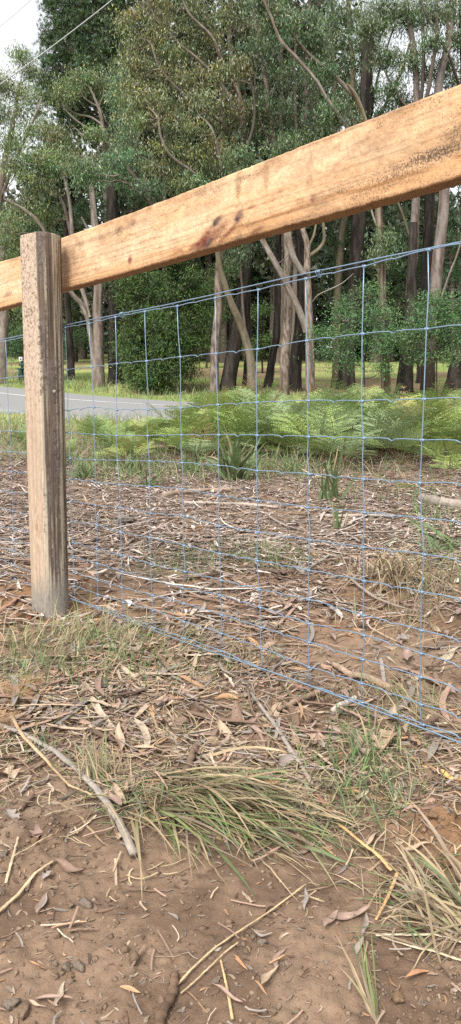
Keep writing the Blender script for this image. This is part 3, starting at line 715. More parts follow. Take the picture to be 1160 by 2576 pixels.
# fresh green gum left of centre, below the big crown
tree('gum_tree', 'fresh blue-green gum foliage hanging left of centre above the rail', 27.5,
     [('trunk', [(420, 985, 0), (418, 800, .5), (405, 640, .5), (390, 540, .2), (360, 470, 0), (320, 420, 0), (290, 380, 0)], 20, 6, 'smooth'),
      ('limb', [(395, 560, .2), (370, 500, -.3), (330, 470, -.5), (300, 440, -.8)], 7, 3, 'smooth'), ('limb', [(380, 510, .2), (360, 430, .3), (340, 360, .5), (325, 310, .5)], 8, 4, 'smooth')],
     [(205, 420, 30, 26, -.9), (215, 455, 28, 24, -.8), (290, 395, 46, 24, -.5), (260, 435, 30, 20, -.4), (330, 350, 44, 30, 0), (310, 300, 34, 28, .3), (355, 400, 40, 24, 0), (300, 450, 40, 20, .5), (310, 195, 22, 24, .6), (300, 255, 26, 26, .6), (380, 470, 46, 26, -.3), (430, 440, 36, 24, -.3)], GUMB, T_GROUP)
# big olive gum, centre
tree('gum_tree', 'big olive gum with spreading crown filling the upper centre', 25.5,
     [('trunk', [(538, 990, 0), (542, 900, 0), (548, 780, 0), (556, 650, 0), (580, 520, .2), (598, 420, .4), (612, 330, .5), (600, 240, .6), (585, 130, .8), (575, 0, 1), (560, -120, 1)], 26, 11, 'spotted'),
      ('limb', [(562, 610, 0), (530, 500, -.6), (500, 450, -1), (470, 422, -1.2), (430, 392, -1.4), (405, 345, -1.6), (398, 300, -1.6)], 11, 5, 'smooth'),
      ('limb', [(606, 380, .5), (560, 310, 0), (500, 265, -.4), (440, 215, -.8), (400, 165, -1), (380, 110, -1)], 11, 4, 'smooth'),
      ('limb', [(612, 320, .5), (570, 230, .3), (510, 160, 0), (450, 110, -.2), (400, 60, -.4), (380, 20, -.4)], 11, 4, 'smooth'),
      ('limb', [(600, 250, .6), (560, 160, 0), (530, 90, -.3), (480, 40, -.5), (450, -20, -.5)], 11, 4, 'smooth'),
      ('limb', [(575, 540, .2), (560, 450, -.8), (548, 380, -1.2), (530, 320, -1.4), (500, 290, -1.4)], 9, 4, 'smooth'),
      ('limb', [(590, 470, .2), (620, 380, -.6), (640, 300, -.8), (635, 220, -.8), (610, 150, -.8)], 10, 4, 'twig')],
     [(340, 55, 42, 34, -.6), (395, 30, 50, 34, -.4), (450, 10, 50, 34, -.3), (350, 110, 42, 34, -.8), (400, 95, 50, 36, -.6), (330, 160, 32, 30, -.8), (375, 180, 50, 32, -1), (420, 150, 46, 30, -.5), (350, 235, 46, 30, -1), (400, 255, 44, 26, -1.2), (335, 280, 36, 26, -1), (380, 310, 50, 26, -1.3), (430, 290, 46, 26, -1.2), (480, 330, 46, 22, -1.2), (500, 255, 46, 24, -.8), (545, 260, 44, 26, -1), (450, 205, 46, 26, -.4), (500, 200, 46, 26, .2), (560, 195, 44, 24, -.6), (600, 175, 36, 22, -.8), (500, 60, 50, 30, 0), (545, 110, 44, 26, .4), (560, 30, 50, 30, .6), (610, 70, 42, 28, .8), (470, 130, 40, 24, .6), (420, 370, 46, 24, -1.2), (480, 395, 42, 22, -.9), (540, 370, 42, 24, -1), (400, 430, 46, 22, -1), (450, 460, 44, 20, -.8), (500, 430, 30, 16, -.5), (570, 320, 40, 22, .3), (430, 60, 40, 26, .8), (380, -40, 60, 30, -.4), (470, -60, 60, 40, 0), (560, -80, 60, 40, .5), (560, 400, 30, 24, .6), (610, 270, 36, 26, -.4)], GUMO, T_GROUP)
# pinkish straight gum and its leaning pale neighbour
tree('gum_tree', 'straight mottled pink-brown gum trunk right of centre behind the mesh', 25,
     [('trunk', [(716, 995, 0), (716, 900, 0), (719, 800, 0), (722, 700, 0), (717, 590, 0), (705, 470, .3), (690, 370, .4), (676, 270, .5), (660, 160, .6), (640, 20, .7), (630, -120, .8)], 27, 9, 'spotted'),
      ('limb', [(692, 380, .4), (660, 320, 0), (645, 250, -.2), (640, 180, -.2)], 9, 4, 'twig'), ('limb', [(715, 560, 0), (735, 440, .4), (745, 320, .6), (740, 180, .8), (750, 40, 1)], 12, 6, 'twig')],
     [(660, 60, 50, 34, .6), (700, 20, 50, 30, .8), (640, 130, 44, 28, .2), (690, 120, 46, 30, .8), (740, 70, 46, 30, 1), (680, 200, 44, 28, .6), (730, 180, 44, 28, .8), (660, 270, 40, 26, 0), (640, -30, 50, 30, .7), (740, -30, 60, 30, 1), (710, 290, 44, 28, 1), (690, 350, 40, 24, .8), (640, 330, 40, 24, .4)], GUMD, T_GROUP)
tree('gum_tree', 'pale broken gum with forked arms and a long limb leaning left behind the mesh', 24.3,
     [('trunk', [(784, 992, 0), (780, 900, 0), (776, 800, 0), (774, 700, 0), (772, 640, 0), (768, 600, 0), (758, 560, .1), (752, 480, .3), (748, 380, .5)], 27, 9, 'spotted'),
      ('limb', [(771, 835, 0), (752, 775, -.1), (722, 715, -.2), (690, 660, -.3), (662, 605, -.3), (640, 555, -.3), (622, 500, -.4), (600, 420, -.5)], 19, 12, 'smooth'),
      ('limb', [(764, 690, -.2), (742, 652, -.3), (730, 610, -.3), (724, 570, -.3), (716, 480, -.2), (712, 400, 0)], 18, 11, 'smooth'),
      ('limb', [(772, 648, 0), (800, 628, 0), (815, 605, .1), (814, 570, .1), (808, 540, .2)], 11, 8, 'moss'), ('limb', [(772, 632, 0), (790, 590, .2), (796, 560, .3)], 8, 5, 'moss'),
      ('limb', [(784, 762, 0), (802, 742, -.2), (830, 728, -.4), (862, 712, -.5), (890, 688, -.6)], 5, 2.2, 'smooth'), ('limb', [(722, 712, -.2), (708, 690, .3), (690, 655, .5)], 4, 2, 'smooth'), ('limb', [(695, 665, -.3), (712, 655, 0), (728, 640, .4)], 4, 2, 'smooth')],
     [(620, 460, 34, 24, -.5, 10), (600, 400, 34, 24, -.5, 12), (715, 380, 36, 24, 0, 12), (760, 360, 36, 26, .4, 14)], GUMD, T_GROUP)
tree('gum_tree', 'leaning olive-mossy gum stem left of the straight mottled trunk', 24.7,
     [('trunk', [(634, 995, 0), (633, 930, 0), (622, 865, 0), (600, 805, -.1), (578, 755, -.2), (560, 700, -.3), (548, 640, -.4), (540, 570, -.5), (520, 480, -.6)], 27, 10, 'moss'),
      ('limb', [(620, 860, 0), (612, 790, .2), (608, 720, .3), (606, 650, .3)], 9, 5, 'twig')], [(540, 520, 36, 26, -.4, 12), (500, 470, 30, 22, -.6, 10), (600, 640, 26, 22, .4, 8)], GUMD, T_GROUP)
# dark furrowed trunks
def dark(label, Y, pts, w0, w1, clumps=(), K=PINE, extra=(), name='pine_tree', flare=.5, style='rough'):
    return tree(name, label, Y, [('trunk', pts, w0, w1, style)] + list(extra), list(clumps), K, 'dark furrowed trunks across the road', flare)
dark('dark furrowed trunk leaning beside the mottled pink-brown gum', 26.2, [(734, 1000, 0), (745, 900, 0), (756, 800, 0), (760, 680, 0), (752, 560, .3), (748, 420, .6), (744, 300, .8)], 33, 24, [(760, 480, 50, 30, 1), (810, 540, 50, 26, 1), (800, 430, 50, 30, 1)])
dark('hollow dark trunk flaring at the foot near the mossy leaning stem', 25.8, [(568, 1000, 0), (578, 930, 0), (592, 870, 0), (604, 800, .1), (612, 720, .2), (630, 600, .4)], 40, 26)
dark('thin dark trunk between the mossy stem and the mottled gum', 27.5, [(672, 980, 0), (682, 920, 0), (694, 850, 0), (698, 780, .1), (700, 640, .2), (705, 480, .4)], 22, 14, [(690, 560, 40, 30, .5), (660, 620, 36, 26, .5)])
dark('thin straight dark trunk just left of the leaning mossy stem', 28, [(620, 985, 0), (622, 900, 0), (624, 780, 0), (628, 600, .2), (632, 450, .4)], 18, 13, [(640, 520, 50, 30, .5), (600, 580, 46, 30, .5)])
dark('broad dark trunk left of the green cypress-like bush', 29.5, [(293, 985, 0), (290, 900, 0), (289, 800, 0), (286, 680, 0), (283, 520, .2), (280, 400, .3)], 36, 26, [(330, 520, 50, 30, .6), (270, 500, 50, 30, .6), (220, 540, 46, 30, .8), (350, 580, 46, 28, .8), (310, 640, 46, 26, .6), (220, 640, 40, 26, .5)])
dark('slim brown trunk between two dark trunks left of the bush', 30, [(330, 982, 0), (330, 900, 0), (331, 800, 0), (330, 680, .1), (334, 540, .2)], 17, 12, [(360, 500, 40, 30, .5)])
dark('flared dark stump-like trunk at the left foot of the green bush', 28.6, [(362, 990, 0), (362, 940, 0), (364, 880, 0), (366, 780, .1), (370, 640, .2)], 36, 22)
dark('massive dark pine trunk right of centre with straight furrowed bark', 27, [(868, 985, 0), (874, 900, 0), (884, 800, 0), (894, 700, 0), (900, 600, 0), (906, 500, 0), (912, 380, .1), (918, 240, .2), (925, 60, .4)], 42, 28,
     [(850, 560, 60, 30, 1.0), (830, 620, 50, 28, 1), (960, 560, 60, 30, 1.2), (850, 680, 56, 26, 1.2), (940, 660, 60, 28, 1.2), (830, 740, 50, 24, 1.4), (900, 470, 70, 30, 1), (970, 480, 60, 30, 1), (840, 420, 50, 30, 1), (990, 400, 60, 30, 1), (930, 310, 50, 30, .8), (880, 300, 40, 26, .6)])
dark('dark pine trunk standing between the two pale shedding gums', 29.5, [(1060, 985, 0), (1066, 860, 0), (1072, 740, 0), (1076, 620, 0), (1080, 500, 0), (1084, 380, 0), (1090, 240, .2)], 30, 24,
     [(1010, 620, 56, 30, .8), (1130, 620, 60, 30, .6), (1010, 700, 50, 28, .8), (1140, 710, 56, 28, .6), (1070, 560, 60, 30, 1.4), (1060, 680, 56, 28, 1.6), (1150, 530, 60, 30, .8), (990, 760, 50, 26, .8), (1120, 450, 60, 30, 1), (1040, 440, 60, 30, 1)])
dark('dark leaning trunk at the right edge above the ferns', 25, [(1142, 975, 0), (1158, 905, 0), (1176, 840, 0), (1190, 740, 0), (1200, 600, .2), (1205, 400, .4)], 50, 32, [(1200, 800, 60, 30, .3), (1210, 700, 60, 30, .6), (1190, 600, 50, 30, .8)])
dark('thick dark trunk base at the foot of the left pale shedding gum', 24.4, [(1012, 990, 0), (1022, 920, 0), (1030, 850, .1), (1034, 780, .2), (1036, 700, .3), (1040, 560, .5)], 42, 20)
dark('dark trunk rising behind the post at the left', 31, [(178, 985, 0), (176, 900, 0), (172, 800, 0), (168, 650, .2), (165, 480, .4)], 20, 14, [(150, 640, 50, 30, .4), (190, 560, 50, 30, .6), (60, 620, 60, 40, 1), (60, 700, 50, 40, 1), (110, 740, 50, 30, 1), (150, 760, 40, 30, 1), (90, 590, 60, 30, 1.5)])
# shedding pale gums at the right
tree('gum_tree', 'slim gum with red and pale striped shedding bark right of the massive pine', 23.8,
     [('trunk', [(972, 1000, 0), (966, 900, 0), (962, 800, 0), (959, 680, 0), (956, 560, 0), (952, 470, .1), (935, 360, .2), (905, 262, .3), (872, 216, .3)], 27, 13, 'strip'),
      ('limb', [(890, 240, .3), (838, 190, .2), (800, 158, .1), (760, 118, 0), (720, 62, -.2), (690, 20, -.3), (670, -30, -.3)], 12, 7, 'smooth'),
      ('limb', [(945, 410, .1), (880, 330, -.3), (828, 256, -.5), (800, 208, -.6), (752, 150, -.7), (705, 98, -.8), (682, 40, -.9), (660, -10, -.9)], 11, 6, 'smooth'),
      ('limb', [(955, 580, 0), (945, 560, .3), (935, 530, .4), (930, 490, .5)], 7, 4, 'smooth')],
     [(700, 60, 40, 26, -.4, 16), (650, 10, 46, 28, -.4, 16), (800, 110, 44, 26, .2, 16), (760, 60, 44, 26, .2, 16), (850, 290, 40, 24, -.3, 14), (820, 190, 30, 20, .2, 8), (960, 640, 20, 14, -.3, 5), (975, 600, 20, 14, -.3, 4)], GUMD, T_GROUP)
tree('gum_tree', 'pale pink-grey gum with dark lower trunk and a branch forking left', 25.2,
     [('trunk', [(1024, 992, 0), (1024, 880, 0), (1028, 790, 0), (1036, 690, 0), (1041, 600, 0), (1044, 520, 0), (1047, 420, 0), (1050, 300, 0), (1046, 200, .1), (1034, 110, .2), (1018, 0, .3), (1008, -80, .3)], 30, 12, 'half'),
      ('limb', [(1041, 640, 0), (1030, 590, -.2), (1016, 548, -.3), (1000, 505, -.4), (985, 440, -.5)], 9, 5, 'moss'), ('limb', [(1048, 330, 0), (1062, 230, -.2), (1066, 120, -.3), (1060, 0, -.3)], 11, 8, 'twig'),
      ('limb', [(1048, 300, 0), (990, 220, .2), (960, 160, .3), (930, 90, .3)], 7, 4, 'twig')],
     [(1010, 30, 30, 20, .3, 7), (1060, 20, 30, 20, -.2, 6), (970, 150, 32, 24, .3, 14), (930, 80, 36, 26, .3, 16), (1030, 150, 28, 22, 0, 9), (990, 230, 30, 22, .3, 10), (1020, 260, 30, 18, .6, 9), (960, 20, 40, 24, .4, 14), (985, 430, 26, 20, -.4, 6)], GUMD, T_GROUP)
tree('gum_tree', 'tallest pale gum at right with torn bark, dark at its base', 24.6,
     [('trunk', [(1078, 988, 0), (1080, 900, 0), (1086, 800, 0), (1096, 700, 0), (1106, 600, 0), (1117, 500, 0), (1118, 400, 0), (1100, 300, 0), (1106, 200, .1), (1126, 100, .1), (1140, 0, .2), (1150, -90, .2)], 39, 15, 'half'),
      ('limb', [(1110, 330, 0), (1074, 270, -.3), (1084, 190, -.4), (1100, 90, -.5), (1098, 0, -.5)], 12, 9, 'twig'), ('limb', [(1112, 380, 0), (1150, 300, .3), (1164, 180, .4), (1160, 60, .5), (1158, -40, .5)], 14, 8, 'twig'),
      ('limb', [(1160, 230, .4), (1130, 140, -.3), (1090, 70, -.5), (1056, 0, -.6)], 8, 5, 'twig'), ('limb', [(1098, 790, 0), (1126, 700, -.3), (1150, 640, -.4), (1172, 560, -.5)], 7, 4, 'smooth')],
     [(1130, 40, 34, 22, .2, 12), (1090, 40, 30, 20, -.4, 9), (1150, 100, 28, 24, .3, 10), (1080, 110, 28, 18, -.4, 9), (1200, 60, 40, 30, .4, 12), (1130, 170, 30, 20, .6, 8), (1070, 190, 26, 20, .8, 7), (1150, 220, 26, 18, .8, 7), (1040, 60, 30, 24, 1, 9), (1110, -30, 60, 26, .3, 14)], GUMD, T_GROUP)
tree('gum_tree', 'dark leafy gum with slanting stems above the rail, right of centre', 27.5,
     [('trunk', [(842, 992, 0), (846, 850, 0), (852, 700, 0), (862, 560, 0), (876, 440, .1), (892, 330, .2), (888, 200, .3), (882, 100, .4), (876, -40, .5)], 24, 12, 'moss'),
      ('limb', [(872, 470, 0), (920, 380, -.3), (966, 270, -.4), (1006, 190, -.5), (1030, 110, -.5)], 12, 6, 'twig'), ('limb', [(862, 540, 0), (830, 440, -.4), (800, 360, -.6), (784, 260, -.6), (780, 160, -.6)], 9, 4, 'twig'), ('limb', [(884, 380, .1), (930, 300, .4), (950, 190, .6), (990, 70, .7)], 9, 5, 'twig'),
      ('limb', [(866, 520, 0), (900, 420, -.6), (892, 330, -.8), (880, 270, -.9)], 7, 4, 'twig')],
     [(800, 60, 46, 28, .2), (850, 30, 46, 28, .4), (900, 60, 44, 28, .5), (850, 110, 40, 26, .3), (800, 270, 44, 24, -.5), (850, 250, 44, 24, 0), (900, 230, 40, 24, .5), (780, 330, 44, 22, -.6), (830, 350, 44, 20, -.3), (890, 310, 40, 20, -.5), (930, 250, 34, 22, .3), (930, 130, 36, 24, .6, 12), (780, 200, 40, 26, -.4), (960, 60, 34, 24, .7, 9), (760, 420, 50, 20, .2), (890, 170, 36, 24, .5, 12), (960, 300, 26, 18, -.2, 8), (850, -40, 70, 30, .4), (940, -30, 50, 30, .6)], GUMD, T_GROUP, subd=1.15)
# pine behind, upper left
tree('pine_tree', 'large dense dark-green pine at upper left behind the gums', 43,
     [('trunk', [(300, 950, 0), (296, 800, 0), (288, 600, 0), (278, 400, 0), (262, 200, 0), (245, 50, 0), (235, -150, 0)], 34, 12, 'rough')],
     [(150, 30, 40, 24, -1), (200, 10, 46, 26, -1), (250, 20, 46, 26, -1), (290, 30, 34, 30, 0), (150, 75, 40, 22, -1), (200, 60, 46, 26, -1.4), (250, 80, 46, 26, -1.2), (300, 90, 30, 30, 0), (135, 115, 36, 20, -.8), (180, 120, 44, 24, -1.4), (235, 130, 46, 26, -1.4), (285, 140, 34, 26, -.4), (120, 160, 26, 20, -.6), (160, 165, 40, 22, -1.2), (210, 175, 46, 24, -1.5), (270, 185, 40, 24, -1), (115, 205, 24, 20, -.6), (150, 210, 34, 22, -1), (110, 240, 20, 18, -.5), (140, 250, 30, 20, -.6), (130, 15, 20, 14, -.6, 8), (180, -30, 50, 26, -1), (250, -40, 60, 26, -1), (300, -20, 40, 30, 0), (180, 300, 50, 30, 0), (230, 330, 50, 30, .5), (150, 370, 46, 30, 0), (320, 240, 50, 40, 1), (250, 250, 50, 30, -.5), (290, 330, 50, 40, 1), (200, 240, 46, 26, -.6)], PINE, T_GROUP, subd=2.2)
# cypress-like native cherry
def cherry():
    cl = []
    for i in range(74):
        a = rng.uniform(0, 2 * math.pi); v = rng.uniform(0, 1); w = (1 - .22 * abs(v - .45) * 2) * (105 if v < .8 else 80) * math.sqrt(rng.uniform(.25, 1))
        cl.append((402 + w * math.cos(a) * (1 if v > .12 else .8), 968 - v * 390, 30, 26, 1.25 * w / 105 * math.sin(a), 8))
    tree('native_cherry', 'dense dark-green cypress-like bush tree hanging to the ground behind the mesh', 26,
         [('trunk', [(402, 992, 0), (404, 900, 0), (402, 780, 0), (400, 660, 0), (398, 570, 0)], 22, 8, 'rough')], cl, CHER, T_GROUP)
cherry()
# wattles
tree('wattle_tree', 'feathery green wattle sapling in front of the massive pine trunk', 23,
     [('trunk', [(918, 1000, 0), (916, 950, 0), (914, 890, 0), (905, 830, 0), (895, 770, 0)], 5, 2, 'rough'), ('limb', [(916, 930, 0), (880, 890, -.2), (850, 870, -.2)], 3, 1.5, 'rough'), ('limb', [(914, 900, 0), (950, 850, .1), (990, 820, .1)], 3, 1.5, 'rough')],
     [(895, 770, 40, 18, 0), (930, 740, 34, 16, .1), (870, 800, 44, 18, -.2), (920, 810, 44, 18, .1), (960, 790, 36, 16, .1), (850, 850, 40, 18, -.3), (900, 860, 40, 14, .3), (830, 890, 36, 14, -.2), (980, 840, 34, 16, .1), (960, 880, 30, 14, .1), (800, 845, 24, 12, -.2), (870, 915, 30, 12, -.1), (960, 930, 24, 12, 0, 6)], WATT, T_GROUP, flare=0, subd=1.15)
tree('wattle_tree', 'feathery bright-green wattle in front of the pale gums at right', 22.6,
     [('trunk', [(1100, 1000, 0), (1098, 930, 0), (1104, 870, 0), (1102, 800, 0), (1100, 750, 0)], 5, 2, 'rough'), ('limb', [(1100, 910, 0), (1060, 850, -.2), (1030, 810, -.2)], 3, 1.5, 'rough'), ('limb', [(1102, 880, 0), (1140, 820, .1), (1160, 790, .1)], 3, 1.5, 'rough')],
     [(1090, 760, 46, 16, 0), (1130, 770, 40, 16, .1), (1060, 785, 40, 16, -.2), (1100, 800, 50, 16, .2), (1150, 810, 36, 16, 0), (1040, 820, 36, 16, -.2), (1080, 840, 40, 14, 0), (1030, 870, 34, 14, -.1), (1130, 850, 36, 14, .2), (1000, 850, 30, 14, -.3), (1060, 900, 30, 12, 0, 8), (1120, 900, 26, 12, 0, 6), (1165, 870, 30, 16, .2)], WATT, T_GROUP, flare=0, subd=1.15)
# low dark shrub masses between trunks
for (lab, px, py, Y, cl) in (('low dark shrub under the trees left of the post', 90, 975, 32, [(60, 850, 40, 24, 0), (100, 860, 40, 24, 0), (40, 890, 30, 20, 0), (140, 880, 36, 30, 0), (20, 870, 30, 26, 0), (190, 860, 40, 30, 0)]),
                             ('tall dark shrub on the far lawn left of the spotted trunk', 520, 945, 41, [(528, 860, 34, 30, 0), (535, 800, 34, 34, 0), (545, 740, 34, 34, 0), (515, 760, 34, 34, 0), (560, 690, 30, 30, 0)]),
                             ('low green shrub on the lawn behind the leaning stem', 660, 950, 36, [(640, 880, 20, 14, 0), (665, 860, 24, 18, 0), (655, 790, 22, 24, 0)])):
    tree('shrub', lab, Y, [('trunk', [(px, py, 0), (px, py - 50, 0), (px + 4, py - 90, 0)], 6, 3, 'rough')], cl, CHER if px > 300 else WATT, None, flare=0, subd=2.0, cat='shrub')

# ------------------------------------------------------------------ far wood behind the lawn: one mass of trunks and foliage
def far_wood():
    S = Soup(); n = 265; ST = []
    for i in range(n):
        near = i < 70; Y = rng.uniform(46, 60) if near else rng.uniform(60, 92); u = rng.uniform(-.5, .5) if not near else rng.uniform(-.24, .36); x = u * Y; z = float(np.interp(Y, PY, PZ))
        h = rng.uniform(19, 27); lo = .22 if near else .04
        low = i >= 210
        if low: Y = rng.uniform(74, 96); x = u * Y; z = float(np.interp(Y, PY, PZ)); h = rng.uniform(6, 9.5); lo = .0
        if u < -.2: h = min(h, rng.uniform(9, 13))
        if u > .14: h = min(h, rng.uniform(8, 13))
        r = rng.uniform(.16, .34); lean = rng.normal(size=2) * .5
        P = np.stack([[x, Y, z - .3], [x + lean[0] * .5, Y, z + h * .5], [x + lean[0], Y + lean[1], z + h]]); P = crom(P, 8)
        tubes(P, np.linspace(r, r * .3, 8), 7, np.array([.10, .08, .065]) * rng.uniform(.5, 1.5), S, 1, cap=False)
        ns = 60; zz = z + h * rng.uniform(lo, 1.06, ns); w = (.9 + 2.3 * (1 - (zz - z) / (h * 1.1))) * (rng.uniform(.5, 1.3) if not low else 1.6)
        a = rng.uniform(0, 6.283, ns); rr = w * np.sqrt(rng.uniform(0, 1, ns))
        c = np.stack([x + rr * np.cos(a), Y + rr * np.sin(a), zz], 1); per = 13
        cc = np.repeat(c, per, 0) + rng.normal(size=(ns * per, 3)) * [.55, .55, .38]; m = len(cc)
        D = unit(rng.normal(size=(m, 3)) + [0, 0, -.4]); base = np.array([(.030, .050, .026), (.042, .055, .026), (.050, .058, .030)][i % 3])
        C = base * np.repeat(rng.uniform(.6, 1.4, ns), per)[:, None] * rng.uniform(.8, 1.2, (m, 1))
        diamonds(cc, D, rng.uniform(.35, .75, m), rng.uniform(.10, .18, m), C, S, 0)
    tag(link('distant_wood', S.mesh('distant_wood', ['needle', 'rough_bark'])), 'dark far wood standing beyond the lawn behind the trunks', 'wood', kind='stuff')
far_wood()

# ------------------------------------------------------------------ bracken
def frond_mesh(seed, tint, dead=False, L=.70):
    r = np.random.default_rng(seed); S = Soup(); m = 22; t = np.linspace(0, 1, m)
    bend = r.uniform(.5, 1.5) if not dead else .22
    a = -bend * t ** 1.6; ds = L / (m - 1)
    x = np.concatenate([[0], np.cumsum(np.cos(a[:-1]) * ds)]); z = np.concatenate([[0], np.cumsum(np.sin(a[:-1]) * ds)])
    y = .03 * np.sin(t * 3 + seed) * t
    R = np.stack([x, y, z], 1); stem = np.array([.13, .14, .045]) if not dead else np.array([.24, .13, .055])
    if r.uniform() < .3 and not dead: stem = np.array([.26, .15, .05])
    tubes(R, np.linspace(.0032, .0008, m), 4, stem, S)
    st = .34 if not dead else .12
    for j, u in enumerate(np.linspace(st, .96, 11)):
        p = np.array([np.interp(u, t, R[:, k]) for k in range(3)]); k0 = min(int(u * (m - 1)), m - 2); ax = unit(R[k0 + 1] - R[k0])
        v = (u - st) / (1 - st); pl = L * .40 * (1 - v) ** .9 * (1 if v > .06 else .85) + .012
        up = np.array([-ax[2], 0, ax[0]])
        for sgn in (-1, 1):
            d = unit(np.array([0, sgn, 0]) + ax * r.uniform(.35, .6) + up * r.uniform(-.15, .2)); n = max(3, int(pl / .015))
            w = np.linspace(.08, .98, n); q = p + d * (pl * w)[:, None] - np.array([0, 0, .10 * pl]) * (w ** 2)[:, None]
            plen = (.024 + .014 * (1 - v)) * (1 - w) ** .55 * min(1, pl / .12) + .005
            s2 = unit(np.cross(d, up))
            for s3 in (-1, 1):
                dd = unit(s3 * s2 + d * .55 + r.normal(size=(n, 3)) * .12)
                c = np.array(tint) * r.uniform(.78, 1.22, (n, 1)) * (1 + .25 * v)
                if dead: dd[:, 2] -= r.uniform(0, .5, n); dd = unit(dd)
                side = np.cross(dd, up); side = unit(side); W = .0066 if not dead else .0042
                mid = q + dd * (plen * .4)[:, None]
                V = np.stack([q, mid - side * W, q + dd * plen[:, None], mid + side * W], 1)
                S.add(V, np.arange(n * 4).reshape(n, 4), np.repeat(c, 4, 0))
    return S.mesh('frond', 'fern_leaf')
TINTS = {'bright': (.225, .30, .085), 'mid': (.15, .215, .07), 'blue': (.21, .275, .135), 'yellow': (.30, .33, .095), 'dead': (.28, .165, .085)}
FR = {k: [frond_mesh(50 + i + 7 * len(k), v, k == 'dead') for i in range(4)] for k, v in TINTS.items()}
def fern(label, x, y, kind, n, size, group=None, tilt=(30, 82), mix=None, az=None):
    z = float(terrain(x, y)); root = thing('bracken_fern', label, 'fern', (x, y, z - .01), group)
    a0 = rng.uniform(0, 6.28)
    for i in range(n):
        k = kind if mix is None or rng.uniform() > .3 else (mix if rng.uniform() > .2 else 'dead')
        o = link('frond', FR[k][rng.integers(4)], root)
        a = (a0 + 6.283 * i / n + rng.normal() * .4) if az is None else az + rng.normal() * .5
        o.rotation_mode = 'XYZ'; o.rotation_euler = (rng.normal() * .15, -math.radians(rng.uniform(*tilt)), a)
        s_ = size * rng.uniform(.75, 1.2); o.scale = (s_, s_, s_)
    return root
labs = {'bright': 'bright green bracken clump in the fern bed behind the mesh', 'mid': 'mid-green bracken clump in the fern bed behind the mesh', 'blue': 'pale blue-green bracken clump in the fern bed behind the mesh', 'yellow': 'yellow-green bracken clump in the fern bed behind the mesh'}
STAYS = [167, 228, 293, 367, 449, 541, 645, 765, 903, 1060]
ORD = ['first', 'second', 'third', 'fourth', 'fifth', 'sixth', 'seventh', 'eighth', 'ninth', 'tenth']
def opening(px):
    if px < 60: return 'at the left edge beyond the post'
    if px < 167: return 'right behind the post'
    i = sum(px >= a for a in STAYS)
    return 'in the %s mesh opening from the post' % ORD[i - 1] if i < 10 else 'past the last upright wire'
def fern_label(k, px, yy):
    return '%s bracken at the bed %s, %s' % ({'bright': 'bright green', 'mid': 'mid-green', 'blue': 'pale blue-green', 'yellow': 'yellow-green'}[k], 'front' if yy < 9.6 else ('middle' if yy < 11.6 else 'back'), opening(px))
cnt = 0
for y in np.arange(7.9, 13.8, .36):
    w = .33 * y
    for x in np.arange(-w, w, .33 + .012 * y):
        xx = x + rng.normal() * .14; yy = y + rng.normal() * .14; u = xx / yy; px = CX + F * u
        right = sstep(300, 600, px)
        if px < 230 and (yy > 9.6 or rng.uniform() < .45): continue
        if px < 560 and yy > 12.2: continue
        if yy < 8.6 and rng.uniform() < .5: continue
        k = rng.choice(['bright', 'mid', 'blue', 'yellow'], p=[.38, .27, .25, .10])
        fern(fern_label(k, px, yy), xx, yy, k, int(rng.integers(5, 9)), float(lerp(.58, 1.10, right)) * rng.uniform(.65, 1.2), 'bracken bed: ' + k, mix='mid'); cnt += 1
for lab, px, py, Y, k, n, s_ in (('yellow-green bracken standing out at the front of the bed left of centre', 335, 1160, 8.0, 'yellow', 5, .7), ('pale tall bracken frond clump rising above the bed at the right', 1005, 1130, 9.2, 'blue', 6, 1.12), ('tall bracken clump against the dark trunks right of centre', 880, 1130, 9.4, 'blue', 6, 1.1), ('small bracken reaching out over the litter at the right edge', 1130, 1200, 6.9, 'bright', 4, .75), ('lone low bracken frond over the litter right of the mesh centre', 1010, 1230, 6.2, 'bright', 2, .45)):
    p = at(px, py, Y); fern(lab, p[0], p[1], k, n, s_)
g = G(60, 1740)
fern('dead orange-brown bracken frond lying on the soil at left', *G(95, 1790)[:2], 'dead', 3, .21, tilt=(16, 38), az=2.4)
fern('rusty dead bracken frond beside the larger dead fronds at left', *G(40, 1765)[:2], 'dead', 3, .19, tilt=(16, 40), az=1.9)
fern('dead curled bracken heap at the left edge above the grey stick', *G(70, 1835)[:2], 'dead', 4, .20, tilt=(12, 32), az=2.8)
fern('rusty dead bracken scrap behind the mesh near the bark lump', *G(440, 1345)[:2], 'dead', 2, .45, tilt=(12, 28), az=.2)
fern('brown bracken scrap on the litter right of the post', *G(300, 1275)[:2], 'dead', 2, .5, tilt=(12, 28), az=3.0)

